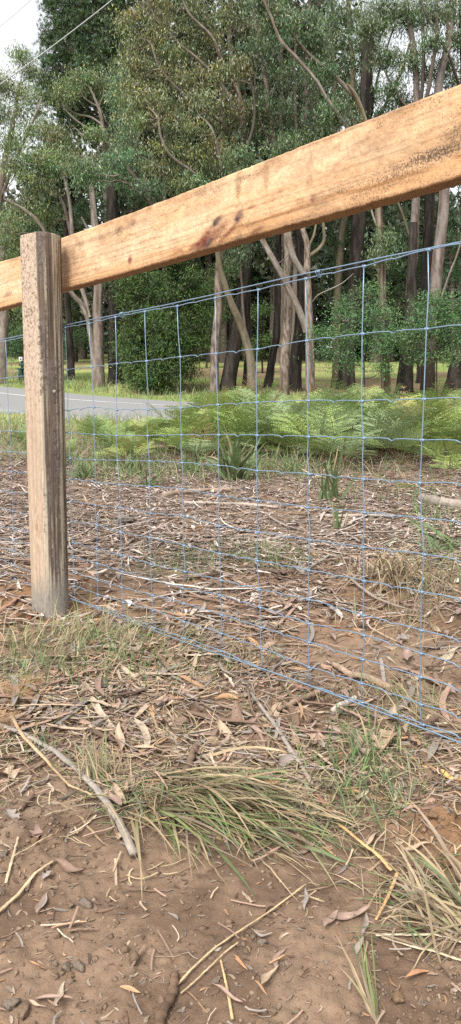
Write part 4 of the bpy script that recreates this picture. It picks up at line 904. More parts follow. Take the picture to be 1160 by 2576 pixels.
# ------------------------------------------------------------------ litter
LP = np.array([(.30, .195, .145), (.36, .27, .19), (.25, .215, .185), (.15, .095, .065), (.37, .22, .12), (.40, .32, .24), (.20, .13, .09)]) * .92
def scatter(n, ymax=8.8, ymin=.72):
    Y = np.exp(rng.uniform(math.log(ymin), math.log(ymax), n)); X = rng.uniform(-.40, .40, n) * (Y + .12)
    return X, Y
def dens(X, Y):
    e = Y + .28 * X + .5 * (fbm(X * 2.2, Y * 2.2, 401) - .5)
    d = .05 + .95 * sstep(1.15, 1.9, e)
    soilpatch = sstep(.46, .56, fbm(X * 1.6, Y * 1.2, 403)) * sstep(1.5, 1.9, Y) * sstep(4.2, 3.2, Y)
    return d * (1 - .85 * soilpatch)
def pick(n, **k):
    X, Y = scatter(n, **k); m = rng.uniform(size=n) < dens(X, Y); return X[m], Y[m]
def ground_lines(X, Y, L, m, curve=.5, lift=(0, .008), curl=0.0):
    n = len(X); a = rng.uniform(0, 6.283, n); dx = np.cumsum(np.concatenate([np.zeros((n, 1)), np.cos(a[:, None] + np.linspace(-.5, .5, m - 1) * (rng.normal(size=(n, 1)) * curve))], 1), 1) / (m - 1)
    dy = np.cumsum(np.concatenate([np.zeros((n, 1)), np.sin(a[:, None] + np.linspace(-.5, .5, m - 1) * (rng.normal(size=(n, 1)) * curve))], 1), 1) / (m - 1)
    x = X[:, None] + dx * L[:, None]; y = Y[:, None] + dy * L[:, None]
    t = np.linspace(-1, 1, m)
    z = terrain(x, y) * .5 + np.mean(terrain(x, y), 1, keepdims=True) * .5 + rng.uniform(*lift, n)[:, None] + (rng.uniform(-.3, 1, n) * curl * L)[:, None] * (t ** 2)[None] + (rng.normal(size=n) * .03 * L)[:, None] * t[None]
    z = np.maximum(z, terrain(x, y) + .0012)
    return np.stack([x, y, z], -1)
S = Soup()
def litter_leaves(n, Lr, asp, curl, lift):
    X, Y = pick(n); k = len(X); L = rng.uniform(*Lr, k) * lerp(.42, 1, sstep(.9, 2.2, Y)); m = 6
    P = ground_lines(X, Y, L, m, .9, lift, curl)
    prof = np.array([.10, .75, 1.0, .85, .5, .05]); W = prof[None] * (L * rng.uniform(*asp, k))[:, None]
    C = LP[rng.choice(7, k, p=[.26, .17, .17, .16, .09, .07, .08])] * rng.uniform(.7, 1.25, (k, 1))
    sd_ = unit(np.cross(P[:, -1] - P[:, 0], np.array([0, 0, 1.])) + np.stack([np.zeros(k), np.zeros(k), rng.normal(size=k) * .5], 1))
    strips(P, W, sd_, C, S, 0, .5)
litter_leaves(9500, (.03, .075), (.07, .13), .10, (0, .010))
litter_leaves(6000, (.015, .04), (.10, .22), .08, (0, .006))
# paler, denser cover behind the mesh
def far_litter(n, Lr, asp, pal, m=5):
    Y = rng.uniform(2.7 ** .5, 9.0 ** .5, n) ** 2; X = rng.uniform(-.42, .42, n) * Y
    q = rng.uniform(size=n) < (.14 + .86 * sstep(3.3, 4.5, Y + .8 * (fbm(X * 1.1, Y * 1.1, 407) - .5))) * (.5 + .5 * sstep(.36, .52, fbm(X * 1.4, Y * 1.4, 409))); X, Y = X[q], Y[q]; k = len(X); L = rng.uniform(*Lr, k)
    P = ground_lines(X, Y, L, m, .7, (0, .02), .08); prof = np.sin(np.linspace(.12, math.pi - .12, m)) ** .6
    C = np.array(pal)[rng.integers(len(pal), size=k)] * rng.uniform(.65, 1.25, (k, 1))
    strips(P, prof[None] * (L * rng.uniform(*asp, k))[:, None], None, C, S, 0, .5)
far_litter(19000, (.04, .11), (.05, .12), [(.36, .28, .235), (.40, .33, .285), (.27, .19, .15), (.46, .40, .355), (.17, .115, .09), (.33, .23, .185), (.50, .43, .385)])
far_litter(11000, (.08, .30), (.009, .018), [(.40, .34, .295), (.34, .27, .22), (.20, .145, .115), (.48, .42, .36), (.40, .31, .20)], 6)
far_litter(520, (.30, .75), (.010, .020), [(.36, .29, .24), (.28, .21, .165), (.44, .38, .33), (.22, .15, .115)], 9)
# fibres and bark strips
X, Y = pick(6500); k = len(X); sz = lerp(.4, 1, sstep(.9, 2.2, Y)); L = rng.uniform(.05, .16, k) * sz; P = ground_lines(X, Y, L, 6, .5, (0, .012), .04)
strips(P, np.repeat((rng.uniform(.0015, .0045, k) * sz)[:, None], 6, 1), None, LP[rng.choice(7, k, p=[.22, .17, .26, .1, .08, .1, .07])] * rng.uniform(.7, 1.25, (k, 1)), S, 0, .4)
X, Y = pick(1100, ymin=1.75); k = len(X); L = rng.uniform(.10, .26, k); P = ground_lines(X, Y, L, 8, .35, (.002, .016), .03)
strips(P, np.repeat((rng.uniform(.004, .010, k))[:, None], 8, 1) * np.array([.4, .9, 1, 1, .9, 1, .8, .3]), None, LP[rng.choice(7, k, p=[.2, .17, .26, .15, .08, .07, .07])] * rng.uniform(.6, 1.1, (k, 1)), S, 0, .6)
# tiny fragments on the bare soil
n = 2600; Y = np.exp(rng.uniform(math.log(.72), math.log(2.2), n)); X = rng.uniform(-.4, .4, n) * (Y + .12); L = rng.uniform(.004, .016, n)
P = ground_lines(X, Y, L, 4, .8, (0, .002), .05)
strips(P, np.array([.5, 1, .9, .3])[None] * (L * rng.uniform(.06, .22, n))[:, None], None, LP[rng.choice(7, n)] * np.array([.72, .70, .68]) * rng.uniform(.6, 1.1, (n, 1)), S, 0, .2)
# straw
X, Y = pick(9000, ymin=1.1); k = len(X); L = rng.uniform(.03, .12, k) * lerp(.5, 1, sstep(1.1, 2, Y)); P = ground_lines(X, Y, L, 5, .6, (0, .016), .06)
ribbons(P, np.repeat(rng.uniform(.0006, .0015, k)[:, None], 5, 1), None, np.array([.36, .28, .17]) * rng.uniform(.6, 1.15, (k, 1)) * np.array([1, 1, 1]), S)
tag(link('leaf_litter', S.mesh('leaf_litter', 'litter')), 'pale brown leaf and bark litter scattered over the soil', 'litter', kind='stuff')
# twigs
S = Soup(); X, Y = pick(4200); k = len(X); sz = lerp(.4, 1, sstep(.9, 2.4, Y)); L = rng.uniform(.04, .22, k) * sz; P = ground_lines(X, Y, L, 6, .45, (.001, .012), .02)
P[:, 1:-1] += rng.normal(size=P[:, 1:-1].shape) * .012 * L[:, None, None]
tubes(P, (rng.uniform(.0010, .0032, k) * sz)[:, None] * np.linspace(1, .6, 6), 5, np.array([(.20, .15, .115), (.28, .235, .20), (.11, .075, .055), (.24, .165, .12)])[rng.choice(4, k)] * rng.uniform(.7, 1.2, (k, 1)) * .9, S)
tag(link('fine_twigs', S.mesh('fine_twigs', 'litter', True)), 'thin dry twigs scattered through the litter', 'twigs', kind='stuff')
# crumbs of soil
ico = np.array([(0, 0, 1), (.894, 0, .447), (.276, .851, .447), (-.724, .526, .447), (-.724, -.526, .447), (.276, -.851, .447), (.724, .526, -.447), (-.276, .851, -.447), (-.894, 0, -.447), (-.276, -.851, -.447), (.724, -.526, -.447), (0, 0, -1)])
icf = np.array([(0, 1, 2), (0, 2, 3), (0, 3, 4), (0, 4, 5), (0, 5, 1), (1, 6, 2), (2, 7, 3), (3, 8, 4), (4, 9, 5), (5, 10, 1), (1, 10, 6), (2, 6, 7), (3, 7, 8), (4, 8, 9), (5, 9, 10), (6, 11, 10), (6, 7, 11), (7, 8, 11), (8, 9, 11), (9, 10, 11)])
n = 34000; Y = np.exp(rng.uniform(math.log(.70), math.log(3.0), n)); X = rng.uniform(-.4, .4, n) * (Y + .1)
keep = rng.uniform(size=n) < (.2 + .8 * sstep(.42, .6, fbm(X * 2.3, Y * 2.3, 41, 3))); X, Y = X[keep], Y[keep]; n = len(X)
r = np.exp(rng.normal(size=n) * .55) * .0016; r = np.minimum(r, .0065)
octa = np.array([(1, 0, 0), (0, 1, 0), (-1, 0, 0), (0, -1, 0), (0, 0, 1), (0, 0, -1)], float); octf = np.array([(0, 1, 4), (1, 2, 4), (2, 3, 4), (3, 0, 4), (1, 0, 5), (2, 1, 5), (3, 2, 5), (0, 3, 5)])
V = octa[None] * (1.15 + .3 * rng.normal(size=(n, 6, 1))) * r[:, None, None] * rng.uniform(.55, 1.5, (n, 1, 3)) * [1, 1, .62]
V = V + np.stack([X, Y, terrain(X, Y) + r * .05], -1)[:, None]
C = np.array([.160, .112, .077]) * rng.uniform(.7, 1.35, (n, 1)); C[rng.uniform(size=n) < .03] = [.24, .18, .13]
S = Soup().add(V, (octf[None] + 6 * np.arange(n)[:, None, None]).reshape(-1, 3), np.repeat(C, 6, 0))
tag(link('soil_crumbs', S.mesh('soil_crumbs', 'clod', False)), 'small crumbs of brown earth strewn over the bare soil', 'soil', kind='stuff')

# ------------------------------------------------------------------ grass
def blades(P0, D0, L, W, sag, C0, C1, S, m=7, follow=True):
    """curved blades: start points, start directions, lengths, half widths, sag; clamped to the ground"""
    n = len(P0); P = np.zeros((n, m, 3)); P[:, 0] = P0; d = unit(D0.copy()); st = L / (m - 1)
    for k in range(1, m):
        d = unit(d + np.stack([np.zeros(n), np.zeros(n), -sag * (k / m)], 1) + rng.normal(size=(n, 3)) * .035)
        P[:, k] = P[:, k - 1] + d * st[:, None]
    zg = terrain(P[..., 0], P[..., 1]) + .002 + .012 * rng.uniform(size=(n, 1)) * np.linspace(0, 1, m)
    P[..., 2] = np.maximum(P[..., 2], zg)
    t = np.linspace(0, 1, m); w = np.clip(1.05 - t ** 2.2, .06, 1) * np.where(t < .1, .7, 1)
    C = C0[:, None] * (1 - t[None, :, None]) + C1[:, None] * t[None, :, None]
    sd_ = np.stack([rng.normal(size=n) + .6 * np.sign(rng.normal(size=n)), rng.normal(size=n) * .6, np.zeros(n)], 1)
    return ribbons(P, W[:, None] * w[None], unit(sd_), C, S)
GREEN = np.array([(.135, .20, .062), (.10, .155, .058), (.18, .235, .09), (.13, .175, .095)]); STRAW = np.array([(.36, .28, .17), (.30, .22, .135), (.40, .31, .19), (.26, .20, .14)])
def tuft_arrays(n, c, rad, az, el, L, W, sag, green, spread=.5):
    P0 = np.zeros((n, 3)); P0[:, 0] = c[0] + rng.normal(size=n) * rad; P0[:, 1] = c[1] + rng.normal(size=n) * rad; P0[:, 2] = terrain(P0[:, 0], P0[:, 1]) - .004
    a = az + rng.normal(size=n) * spread if az is not None else rng.uniform(0, 6.283, n); e = np.radians(rng.uniform(*el, n))
    D = np.stack([np.cos(a) * np.cos(e), np.sin(a) * np.cos(e), np.sin(e)], 1)
    g = rng.uniform(size=n) < green
    C1 = np.where(g[:, None], GREEN[rng.integers(4, size=n)], STRAW[rng.integers(4, size=n)]) * rng.uniform(.75, 1.25, (n, 1)); C0 = np.where(g[:, None], lerp(C1, STRAW[1], .35), C1 * .85)
    C1 = np.where((g & (rng.uniform(size=n) < .25))[:, None], STRAW[0], C1)
    return P0, D, rng.uniform(*L, n), rng.uniform(*W, n), rng.uniform(.6, 1.4, n) * sag, C0, C1
def tussock(label, px, py, n_hero, n_fine, rad, az, el, L, W, sag, green, spread=.5, name='grass_tussock', cat='grass tussock', group=None, fine=.7, tone=None):
    c = G(px, py); root = thing(name, label, cat, c, group)
    a = list(tuft_arrays(n_hero, c, rad, az, el, L, W, sag, green, spread))
    if tone is not None: a[6] = np.array(tone) * rng.uniform(.6, 1.4, (n_hero, 1)); a[5] = lerp(a[6], np.array([.30, .27, .16]), .15); q_ = rng.uniform(size=n_hero) < .08; a[6][q_] = [.34, .27, .16]
    for i in range(n_hero):
        S = Soup(); blades(*[v[i:i + 1] for v in a[:4]], a[4][i:i + 1], a[5][i:i + 1], a[6][i:i + 1], S, 9); part('blade', S, 'grass', root)
    if n_fine:
        S = Soup(); a = tuft_arrays(n_fine, c, rad * 1.3, az, (el[0] * .7, el[1]), (L[0] * .5, L[1] * .85), (W[0] * fine, W[1] * fine), sag, green * .6, spread * 1.3)
        blades(*a, S); tag(part('fine_blades', S, 'grass', root), kind='stuff')
    return root
R_ = math.radians
# world azimuth: 0 = right, 90 = away from the camera, 180 = left, 270 = towards it
tussock('large flattened tussock of green and straw blades combed right across the centre foreground', 440, 1975, 76, 170, .055, R_(-47), (5, 28), (.17, .33), (.0018, .0038), .13, .5, .30)
tussock('second sheaf of flattened grass at the lower right of the combed tussock', 600, 2050, 42, 90, .05, R_(-44), (6, 26), (.12, .22), (.0020, .0040), .14, .6, .30)
tussock('straw-coloured tussock at the lower right edge spilling left', 1150, 2330, 40, 90, .03, R_(150), (12, 60), (.09, .18), (.0016, .0036), .3, .4, .65)
tussock('upright purplish-green clump at the left end of the flattened tussock', 255, 1960, 22, 60, .02, R_(115), (35, 80), (.07, .13), (.0012, .0024), .25, .45, .5)
tussock('dry straw tussock on the soil mound behind the mesh at right', 1005, 1452, 70, 260, .075, R_(-75), (10, 70), (.14, .34), (.0024, .0042), .6, .0, 1.2)
tussock('small green grass seedling at the bottom edge right of centre', 945, 2560, 7, 4, .004, R_(118), (35, 75), (.07, .14), (.0014, .0024), .14, .85, .35, fine=.9)
tussock('bright green grass tuft in the litter right of centre', 960, 1905, 20, 40, .05, R_(110), (25, 75), (.05, .13), (.0013, .0026), .3, .95, .9)
tussock('green grass tuft on the soil right of the flattened tussock', 905, 2060, 16, 30, .035, R_(100), (25, 70), (.05, .10), (.0010, .0020), .3, .85, .9)
tussock('fine grey-green grass patch at the foot of the post', 175, 1600, 34, 130, .06, R_(60), (25, 75), (.08, .18), (.0013, .0024), .3, .8, 1.2)
tussock('grey-green grass leaning right below the mesh, right of the post', 290, 1625, 34, 150, .09, R_(25), (20, 60), (.10, .22), (.0013, .0024), .3, .72, .7)
tussock('straggly grass left of the post foot by the soil heap', 50, 1625, 26, 110, .09, R_(80), (25, 75), (.06, .14), (.0012, .0022), .3, .7, 1.2)
tussock('low green sprig beside the curled yellow leaf', 235, 1795, 14, 20, .03, R_(80), (20, 60), (.04, .08), (.0012, .0024), .25, .95, 1.2)
tussock('pale dry grass tuft above the flattened tussock', 445, 1850, 16, 50, .03, R_(140), (25, 65), (.06, .11), (.0010, .0018), .3, .25, .5)
tussock('dry grass tuft caught in the bottom wire at centre', 640, 1665, 14, 70, .06, R_(120), (20, 80), (.06, .14), (.0009, .0016), .35, .1, 1.2)
tussock('green grass tuft under the bottom wire at right', 1020, 1775, 18, 40, .05, R_(120), (25, 70), (.07, .14), (.0011, .0020), .35, .8, .9)
tussock('dry straw sheaf beside the wire at the right edge', 1130, 1800, 18, 60, .05, R_(150), (15, 60), (.10, .20), (.0010, .0020), .35, .25, .8)
# broad strappy plants
def strappy(label, px, py, n, L, W, green_pale=False, spread=None, el=(45, 85), sag=.28, az=None):
    tussock(label, px, py, n, 0, .02 if L[1] < .3 else .05, az, el, L, W, sag, 1.0, .8 if spread is None else spread, name='strap_leaf_plant', cat='plant', tone=(.085, .135, .05) if not green_pale else (.16, .24, .13))
strappy('big dark green strap-leaved clump at the edge of the fern bed, centre', 592, 1208, 80, (.25, .55), (.009, .015))
strappy('strap-leaved clump with straw tips behind the mesh right of centre', 835, 1262, 20, (.24, .44), (.008, .012), el=(60, 88), sag=.18)
strappy('small upright strap-leaved seedling below the larger clump, right of centre', 848, 1338, 8, (.15, .28), (.006, .009), el=(65, 88), sag=.1)
strappy('pale silvery strap-leaved seedling behind the mesh near the right edge', 1095, 1395, 9, (.10, .17), (.006, .010), True, el=(40, 85), sag=.15)
strappy('dark strap leaves arching left over the litter at the right edge', 1150, 1385, 10, (.22, .42), (.005, .009), el=(20, 60), sag=.2, az=R_(155))
strappy('low green strap-leaved clump in the litter just right of the post', 205, 1205, 26, (.15, .32), (.006, .010), el=(35, 80))
strappy('green strap-leaved clump left of the big central one', 480, 1190, 20, (.15, .32), (.006, .010), el=(35, 80))
strappy('small green strap-leaved tuft near the bark lump', 370, 1225, 16, (.12, .26), (.004, .006), el=(25, 70))
strappy('green strap-leaved clump at the front of the fern bed left of centre', 330, 1185, 22, (.15, .35), (.006, .010), el=(35, 80))
strappy('green strap-leaved tuft at the fern edge right of centre', 735, 1195, 14, (.15, .32), (.004, .006), el=(45, 85))
# scattered grass: patches of the ground behind the mesh, verge and the fern bed edge
S = Soup()
def patch(px, py, sx, sy, n, L, W, green, el=(30, 85), sag=.35):
    q = G(rng.normal(size=n) * sx + px, np.clip(rng.normal(size=n) * sy + py, 1090, 2570))
    P0 = q.copy(); P0[:, 2] -= .004; a = rng.uniform(0, 6.283, n); e = np.radians(rng.uniform(*el, n)); D = np.stack([np.cos(a) * np.cos(e), np.sin(a) * np.cos(e), np.sin(e)], 1)
    g = rng.uniform(size=n) < green
    C1 = np.where(g[:, None], GREEN[rng.integers(4, size=n)], STRAW[rng.integers(4, size=n)]) * rng.uniform(.75, 1.2, (n, 1))
    blades(P0, D, rng.uniform(*L, n), rng.uniform(*W, n), np.full(n, sag), C1 * .9, C1, S, 6)
for a in ((80, 1120, 80, 22, 900, (.12, .35), (.002, .004), .75), (260, 1155, 110, 20, 700, (.12, .3), (.002, .004), .8), (330, 1195, 90, 16, 350, (.08, .25), (.002, .004), .8), (470, 1420, 70, 24, 330, (.04, .10), (.001, .002), .85), (690, 1415, 60, 20, 300, (.04, .10), (.001, .002), .8), (640, 1395, 50, 14, 160, (.04, .10), (.001, .002), .8), (1080, 1300, 60, 40, 160, (.08, .2), (.0016, .003), .9), (960, 1240, 90, 20, 120, (.08, .2), (.0018, .003), .85), (1090, 1420, 60, 40, 260, (.06, .16), (.0012, .002), .8), (720, 1180, 60, 18, 260, (.1, .28), (.002, .004), .8), (560, 1185, 200, 18, 500, (.1, .28), (.002, .004), .8),
          (900, 1180, 200, 20, 300, (.1, .25), (.002, .0035), .6), (300, 1660, 140, 40, 360, (.04, .12), (.0010, .0020), .78), (60, 1690, 70, 40, 220, (.04, .12), (.0010, .0020), .8), (930, 1950, 80, 70, 260, (.03, .09), (.0010, .0022), .96), (330, 2000, 60, 40, 140, (.05, .12), (.0009, .0016), .3, (5, 40)), (800, 2060, 90, 60, 130, (.05, .12), (.0009, .0016), .3, (5, 40)), (520, 1960, 160, 60, 120, (.05, .12), (.0009, .0016), .3, (5, 35)), (1040, 1560, 70, 40, 180, (.06, .16), (.001, .0018), .1), (100, 1890, 70, 30, 40, (.03, .08), (.001, .002), .9), (1000, 2250, 60, 60, 60, (.05, .12), (.0009, .0016), .3, (5, 40)), (760, 1800, 120, 60, 140, (.03, .08), (.0008, .0014), .3)): patch(*a)
# road verge and lawn edge
n = 9000; X = rng.uniform(-11, 9, n); Y = rng.uniform(19, 34, n)
e_ = (X + 5) * .6 + (Y - 22) * .8; keep = ((e_ > 2.5) & (e_ < 7)) | ((e_ < -2.5) & (e_ > -7)); X, Y = X[keep], Y[keep]; n = len(X)
P0 = np.stack([X, Y, terrain(X, Y)], 1); D = unit(rng.normal(size=(n, 3)) * .45 + [0, 0, 1.]); g = rng.uniform(size=n) < .72
C1 = np.where(g[:, None], GREEN[rng.integers(4, size=n)] * 1.1, STRAW[rng.integers(4, size=n)]) * rng.uniform(.75, 1.2, (n, 1))
blades(P0, D, rng.uniform(.12, .4, n), rng.uniform(.006, .012, n), np.full(n, .3), C1, C1, S, 4)
n = 7000; X = rng.uniform(-7, 7, n); Y = rng.uniform(9.5, 18, n); e_ = (X + 5) * .6 + (Y - 22) * .8; k = (e_ < -2.6) & (np.abs(X) < .36 * Y); X, Y = X[k], Y[k]; n = len(X)
P0 = np.stack([X, Y, terrain(X, Y)], 1); D = unit(rng.normal(size=(n, 3)) * .5 + [0, 0, 1.]); g = rng.uniform(size=n) < .7
C1 = np.where(g[:, None], GREEN[rng.integers(4, size=n)] * 1.1, STRAW[rng.integers(4, size=n)]) * rng.uniform(.75, 1.2, (n, 1))
blades(P0, D, rng.uniform(.12, .38, n), rng.uniform(.003, .006, n), np.full(n, .4), C1, C1, S, 5)
tag(link('grass', S.mesh('grass', 'grass')), 'thin green and straw grass in patches over the ground', 'grass', kind='stuff')

# ------------------------------------------------------------------ single sticks, straws, leaves, stones
def ground_path(pts, lift=0.0, n=24):
    q = np.array(pts, float); P = G(q[:, 0], q[:, 1]); P = crom(P, n); zz = terrain(P[:, 0], P[:, 1]); k = 3
    zm = np.max([np.roll(np.pad(zz, k, 'edge'), j)[k:-k] for j in range(-k, k + 1)], 0)
    P[:, 2] = np.convolve(np.pad(zm, k, 'edge'), np.ones(2 * k + 1) / (2 * k + 1), 'valid') + lift
    return P
def stick(label, pts, w0, w1, colr, name='stick', cat='stick', ell=1.0, lift=None, knobs=.12, group=None):
    P = ground_path(pts); d = float(np.mean(P[:, 1])); r0, r1 = w0 / 2 * d / F, w1 / 2 * d / F
    P[:, 2] += (.55 * (r0 + r1) / 2 * ell + .004) if lift is None else lift
    L = np.linalg.norm(P[-1] - P[0]); P[1:-1] += rng.normal(size=(len(P) - 2, 3)) * min(.0016, .10 * r0)
    R = np.linspace(r0, r1, len(P)) * (1 + knobs * rng.normal(size=len(P))); org_ = P[len(P) // 2].copy(); org_[2] = float(terrain(org_[0], org_[1]))
    n1 = fbm(np.linspace(0, 9, len(P)), np.zeros(len(P)), int(pts[0][0]) + 3)
    C = np.array(colr)[None] * (.65 + .7 * n1)[:, None]
    S = tubes(P, R, 9, C[None], None, ell=ell)
    return tag(link(name, S.mesh(name, 'stick', True, org_), None, tuple(org_)), label, cat, group)
GREY = (.25, .215, .185); BROWN = (.17, .115, .08); PALE = (.40, .35, .29); TAN = (.37, .26, .15); RED = (.23, .12, .08); DARK = (.075, .052, .04)
stick('long grey split stick curving over the bare soil at left', [(-30, 1822), (60, 1858), (140, 1905), (205, 1958), (260, 2022), (300, 2085), (338, 2168)], 17, 19, GREY, ell=.6, knobs=.07)
stick('straw strip crossing over the long grey stick at left', [(28, 1812), (58, 1868), (120, 1938), (168, 1985), (200, 2005), (232, 2022)], 12, 5, TAN, name='straw', cat='straw', ell=.3, lift=.014, knobs=.05)
stick('bone-pale cut stick with a dark end beside the bottom wire', [(838, 1800), (866, 1784), (893, 1766)], 17, 15, PALE, knobs=.04)
stick('grey diagonal stick tapering down through the litter right of centre', [(628, 1748), (672, 1815), (712, 1868), (752, 1930)], 8, 14, GREY, knobs=.08)
stick('thin brown twig lying beside the grey diagonal stick', [(622, 1745), (634, 1800), (662, 1848), (676, 1878), (668, 1925), (650, 1960)], 7, 5, BROWN)
stick('brown bark piece below the grey diagonal stick', [(690, 1868), (725, 1915), (750, 1950)], 12, 8, BROWN, ell=.5)
stick('mottled stick ending at the flattened tussock', [(745, 1905), (765, 1950), (785, 1995)], 9, 12, (.26, .20, .15))
stick('red-brown bark sliver at the edge of the flattened tussock', [(790, 2010), (825, 2045), (850, 2070)], 10, 12, RED, ell=.4)
stick('thick brown stick behind the bottom wire at right', [(838, 1688), (900, 1712), (985, 1745)], 14, 22, (.28, .20, .14))
stick('brown stick angling up to the bottom wire right of centre', [(700, 1798), (750, 1775), (812, 1750)], 13, 15, (.22, .15, .105))
stick('short thick brown stick lying in soil at centre left', [(492, 1892), (478, 1925), (465, 1962)], 20, 22, (.15, .10, .07))
stick('small brown stub right of the short thick stick', [(1015 * .639, 1905), (660, 1930)], 9, 9, BROWN)
stick('long branch lying across the litter behind the mesh at centre', [(412, 1256), (450, 1246), (510, 1242), (585, 1238)], 16, 10, (.24, .18, .135))
stick('pale straight stick behind the mesh below the long branch', [(462, 1271), (540, 1272), (620, 1276), (700, 1284)], 7, 9, (.30, .25, .21))
stick('pale stick lying in the litter right of centre behind the mesh', [(800, 1302), (880, 1304), (990, 1309)], 8, 9, (.27, .23, .2))
stick('lichen-pale log at the right edge behind the mesh', [(1060, 1262), (1110, 1275), (1190, 1284)], 24, 30, (.22, .185, .155), knobs=.1)
stick('pale short stick in the mid litter at centre', [(640, 1368), (690, 1360), (730, 1352)], 9, 10, (.36, .30, .25))
stick('grey crossed twig near the mid litter bark', [(770, 1443), (800, 1425), (830, 1403)], 8, 6, GREY)
stick('long thin pale branch in the dirt behind the mesh right of post', [(380, 1348), (470, 1350), (540, 1345)], 7, 6, (.30, .25, .2))
stick('thin curved brown stick on the soil under the mesh', [(420, 1500), (480, 1508), (540, 1525), (600, 1532)], 8, 6, (.18, .12, .085))
stick('long brown twig under the mesh at centre right', [(530, 1545), (600, 1560), (660, 1562)], 7, 9, (.2, .14, .1))
stick('dark wet bark plate in the mid litter at centre', [(665, 1442), (700, 1448), (740, 1452)], 22, 14, (.12, .082, .062), ell=.4)
stick('split red-brown timber offcut left of the post', [(-20, 1556), (20, 1532), (62, 1500)], 18, 8, (.30, .17, .115), name='timber_offcut', cat='offcut', ell=.6)
stick('dark red bark scrap at the foot of the post', [(68, 1562), (90, 1553), (106, 1544)], 9, 6, (.25, .075, .05), ell=.3)
stick('dark stick lying left of the post behind the mesh', [(-10, 1258), (30, 1268), (70, 1290)], 8, 7, DARK)
stick('curved grey-brown stick left of the post near the bottom wire', [(58, 1452), (85, 1475), (112, 1505)], 6, 5, (.15, .11, .09))
stick('forked muddy root at the bottom edge left of centre', [(440, 2470), (436, 2505), (425, 2535), (405, 2572), (398, 2610)], 24, 30, (.125, .078, .05))
stick('small muddy root fork at the bottom edge', [(424, 2536), (398, 2552), (384, 2590)], 16, 18, (.125, .078, .05), name='root', cat='root')
stick('straw stalk pointing down-left on the soil at the left edge', [(-10, 2310), (60, 2248), (136, 2176)], 11, 8, (.42, .31, .19), name='straw', cat='straw', ell=.4, knobs=.04)
stick('upright straw at the far left on the soil', [(15, 2232), (30, 2180), (46, 2120)], 8, 7, (.40, .31, .2), name='straw', cat='straw', ell=.4)
stick('thin straw slanting above the left-edge leaves', [(30, 2180), (80, 2150), (135, 2118)], 5, 4, (.38, .29, .18), name='straw', cat='straw', ell=.4)
stick('long straw stalk rising from the bottom centre to the right', [(436, 2502), (500, 2440), (580, 2372), (680, 2300), (770, 2238)], 7, 5, (.42, .31, .18), name='straw', cat='straw', ell=.5, knobs=.04)
stick('second straw lying just under the long stalk', [(455, 2512), (530, 2450), (600, 2395)], 6, 5, (.36, .27, .16), name='straw', cat='straw', ell=.5)
stick('broken orange stalk pointing at the lower right tussock', [(852, 2108), (905, 2150), (955, 2192), (985, 2215)], 9, 10, (.45, .29, .13), name='straw', cat='straw', ell=.6, knobs=.03, lift=.018)
stick('bent orange stalk hanging left of the lower right tussock', [(1000, 2215), (985, 2260), (965, 2305), (945, 2345)], 10, 7, (.42, .27, .13), name='straw', cat='straw', ell=.4, lift=.014)
stick('short straw pointing up from the bottom edge', [(555, 2430), (570, 2500), (585, 2580)], 6, 8, (.38, .27, .14), name='straw', cat='straw', ell=.5)
stick('pale dead blade lying along the bottom of the right tussock', [(945, 2360), (1010, 2362), (1090, 2372), (1170, 2390)], 9, 9, (.45, .37, .26), name='straw', cat='straw', ell=.3)
stick('second pale dead blade below the right tussock', [(960, 2368), (1040, 2400), (1110, 2420), (1170, 2435)], 8, 9, (.45, .37, .25), name='straw', cat='straw', ell=.3)
stick('short twig on bare soil at left', [(75, 2225), (100, 2190), (118, 2200)], 6, 5, BROWN)
stick('straight thin twig on bare soil left of centre', [(172, 2360), (210, 2358), (247, 2352)], 7, 5, (.2, .13, .09))
stick('small pale curved root hair on the soil at lower left', [(145, 2353), (165, 2372), (185, 2392)], 5, 3, (.42, .35, .27))
stick('short dark stub on the soil at the left', [(52, 2045), (66, 2028), (80, 2012)], 13, 15, (.14, .09, .065))

# leaves: shared shapes, each leaf its own object
def leaf_mesh(seed, c, asp, curl, lobed=False):
    r = np.random.default_rng(seed); m = 13; t = np.linspace(-.5, .5, m)
    cv = r.uniform(-.35, .35); x = t; y = cv * (t ** 2 - .08) + .03 * np.sin(t * 7 + seed); z = curl * (t ** 2) * r.uniform(.5, 1.3) + .04 * np.sin(t * 5 + seed * 2)
    w = np.clip(np.sin(np.clip((t + .5), 0, 1) * np.pi) ** .75 * (1 - .35 * t), .02, None) * asp
    if lobed: w = w * (1 + .35 * np.sin(t * 21 + seed))
    tw = r.uniform(-.7, .7) * t * 2
    V = []; C = []
    for j, e in enumerate((-1, -.5, 0, .5, 1)):
        V.append(np.stack([x, y + e * w * np.cos(tw), z + e * w * np.sin(tw) + abs(e) ** 1.5 * w * .5 * (1 + .4 * np.sin(t * 9 + j))], 1))
        C.append(np.array(c)[None] * (.85 + .3 * r.uniform(size=(m, 1))) * (1.12 if e == 0 else 1) * (1 - .25 * (abs(e) == 1) * r.uniform(size=(m, 1))))
    V = np.stack(V, 1); C = np.stack(C, 1); idx = np.arange(m * 5).reshape(m, 5)
    V[..., 2] -= V[..., 2].min()
    q = np.stack([idx[:-1, :-1], idx[1:, :-1], idx[1:, 1:], idx[:-1, 1:]], -1).reshape(-1, 4)
    return mesh('fallen_leaf', V.reshape(-1, 3), q, 'dry_leaf', C.reshape(-1, 3), smooth=True)
LC = {'pink': (.30, .205, .16), 'tan': (.38, .28, .19), 'grey': (.27, .225, .195), 'brown': (.19, .125, .09), 'yellow': (.50, .34, .11), 'orange': (.37, .19, .10), 'cream': (.38, .31, .22), 'dark': (.11, .07, .055)}
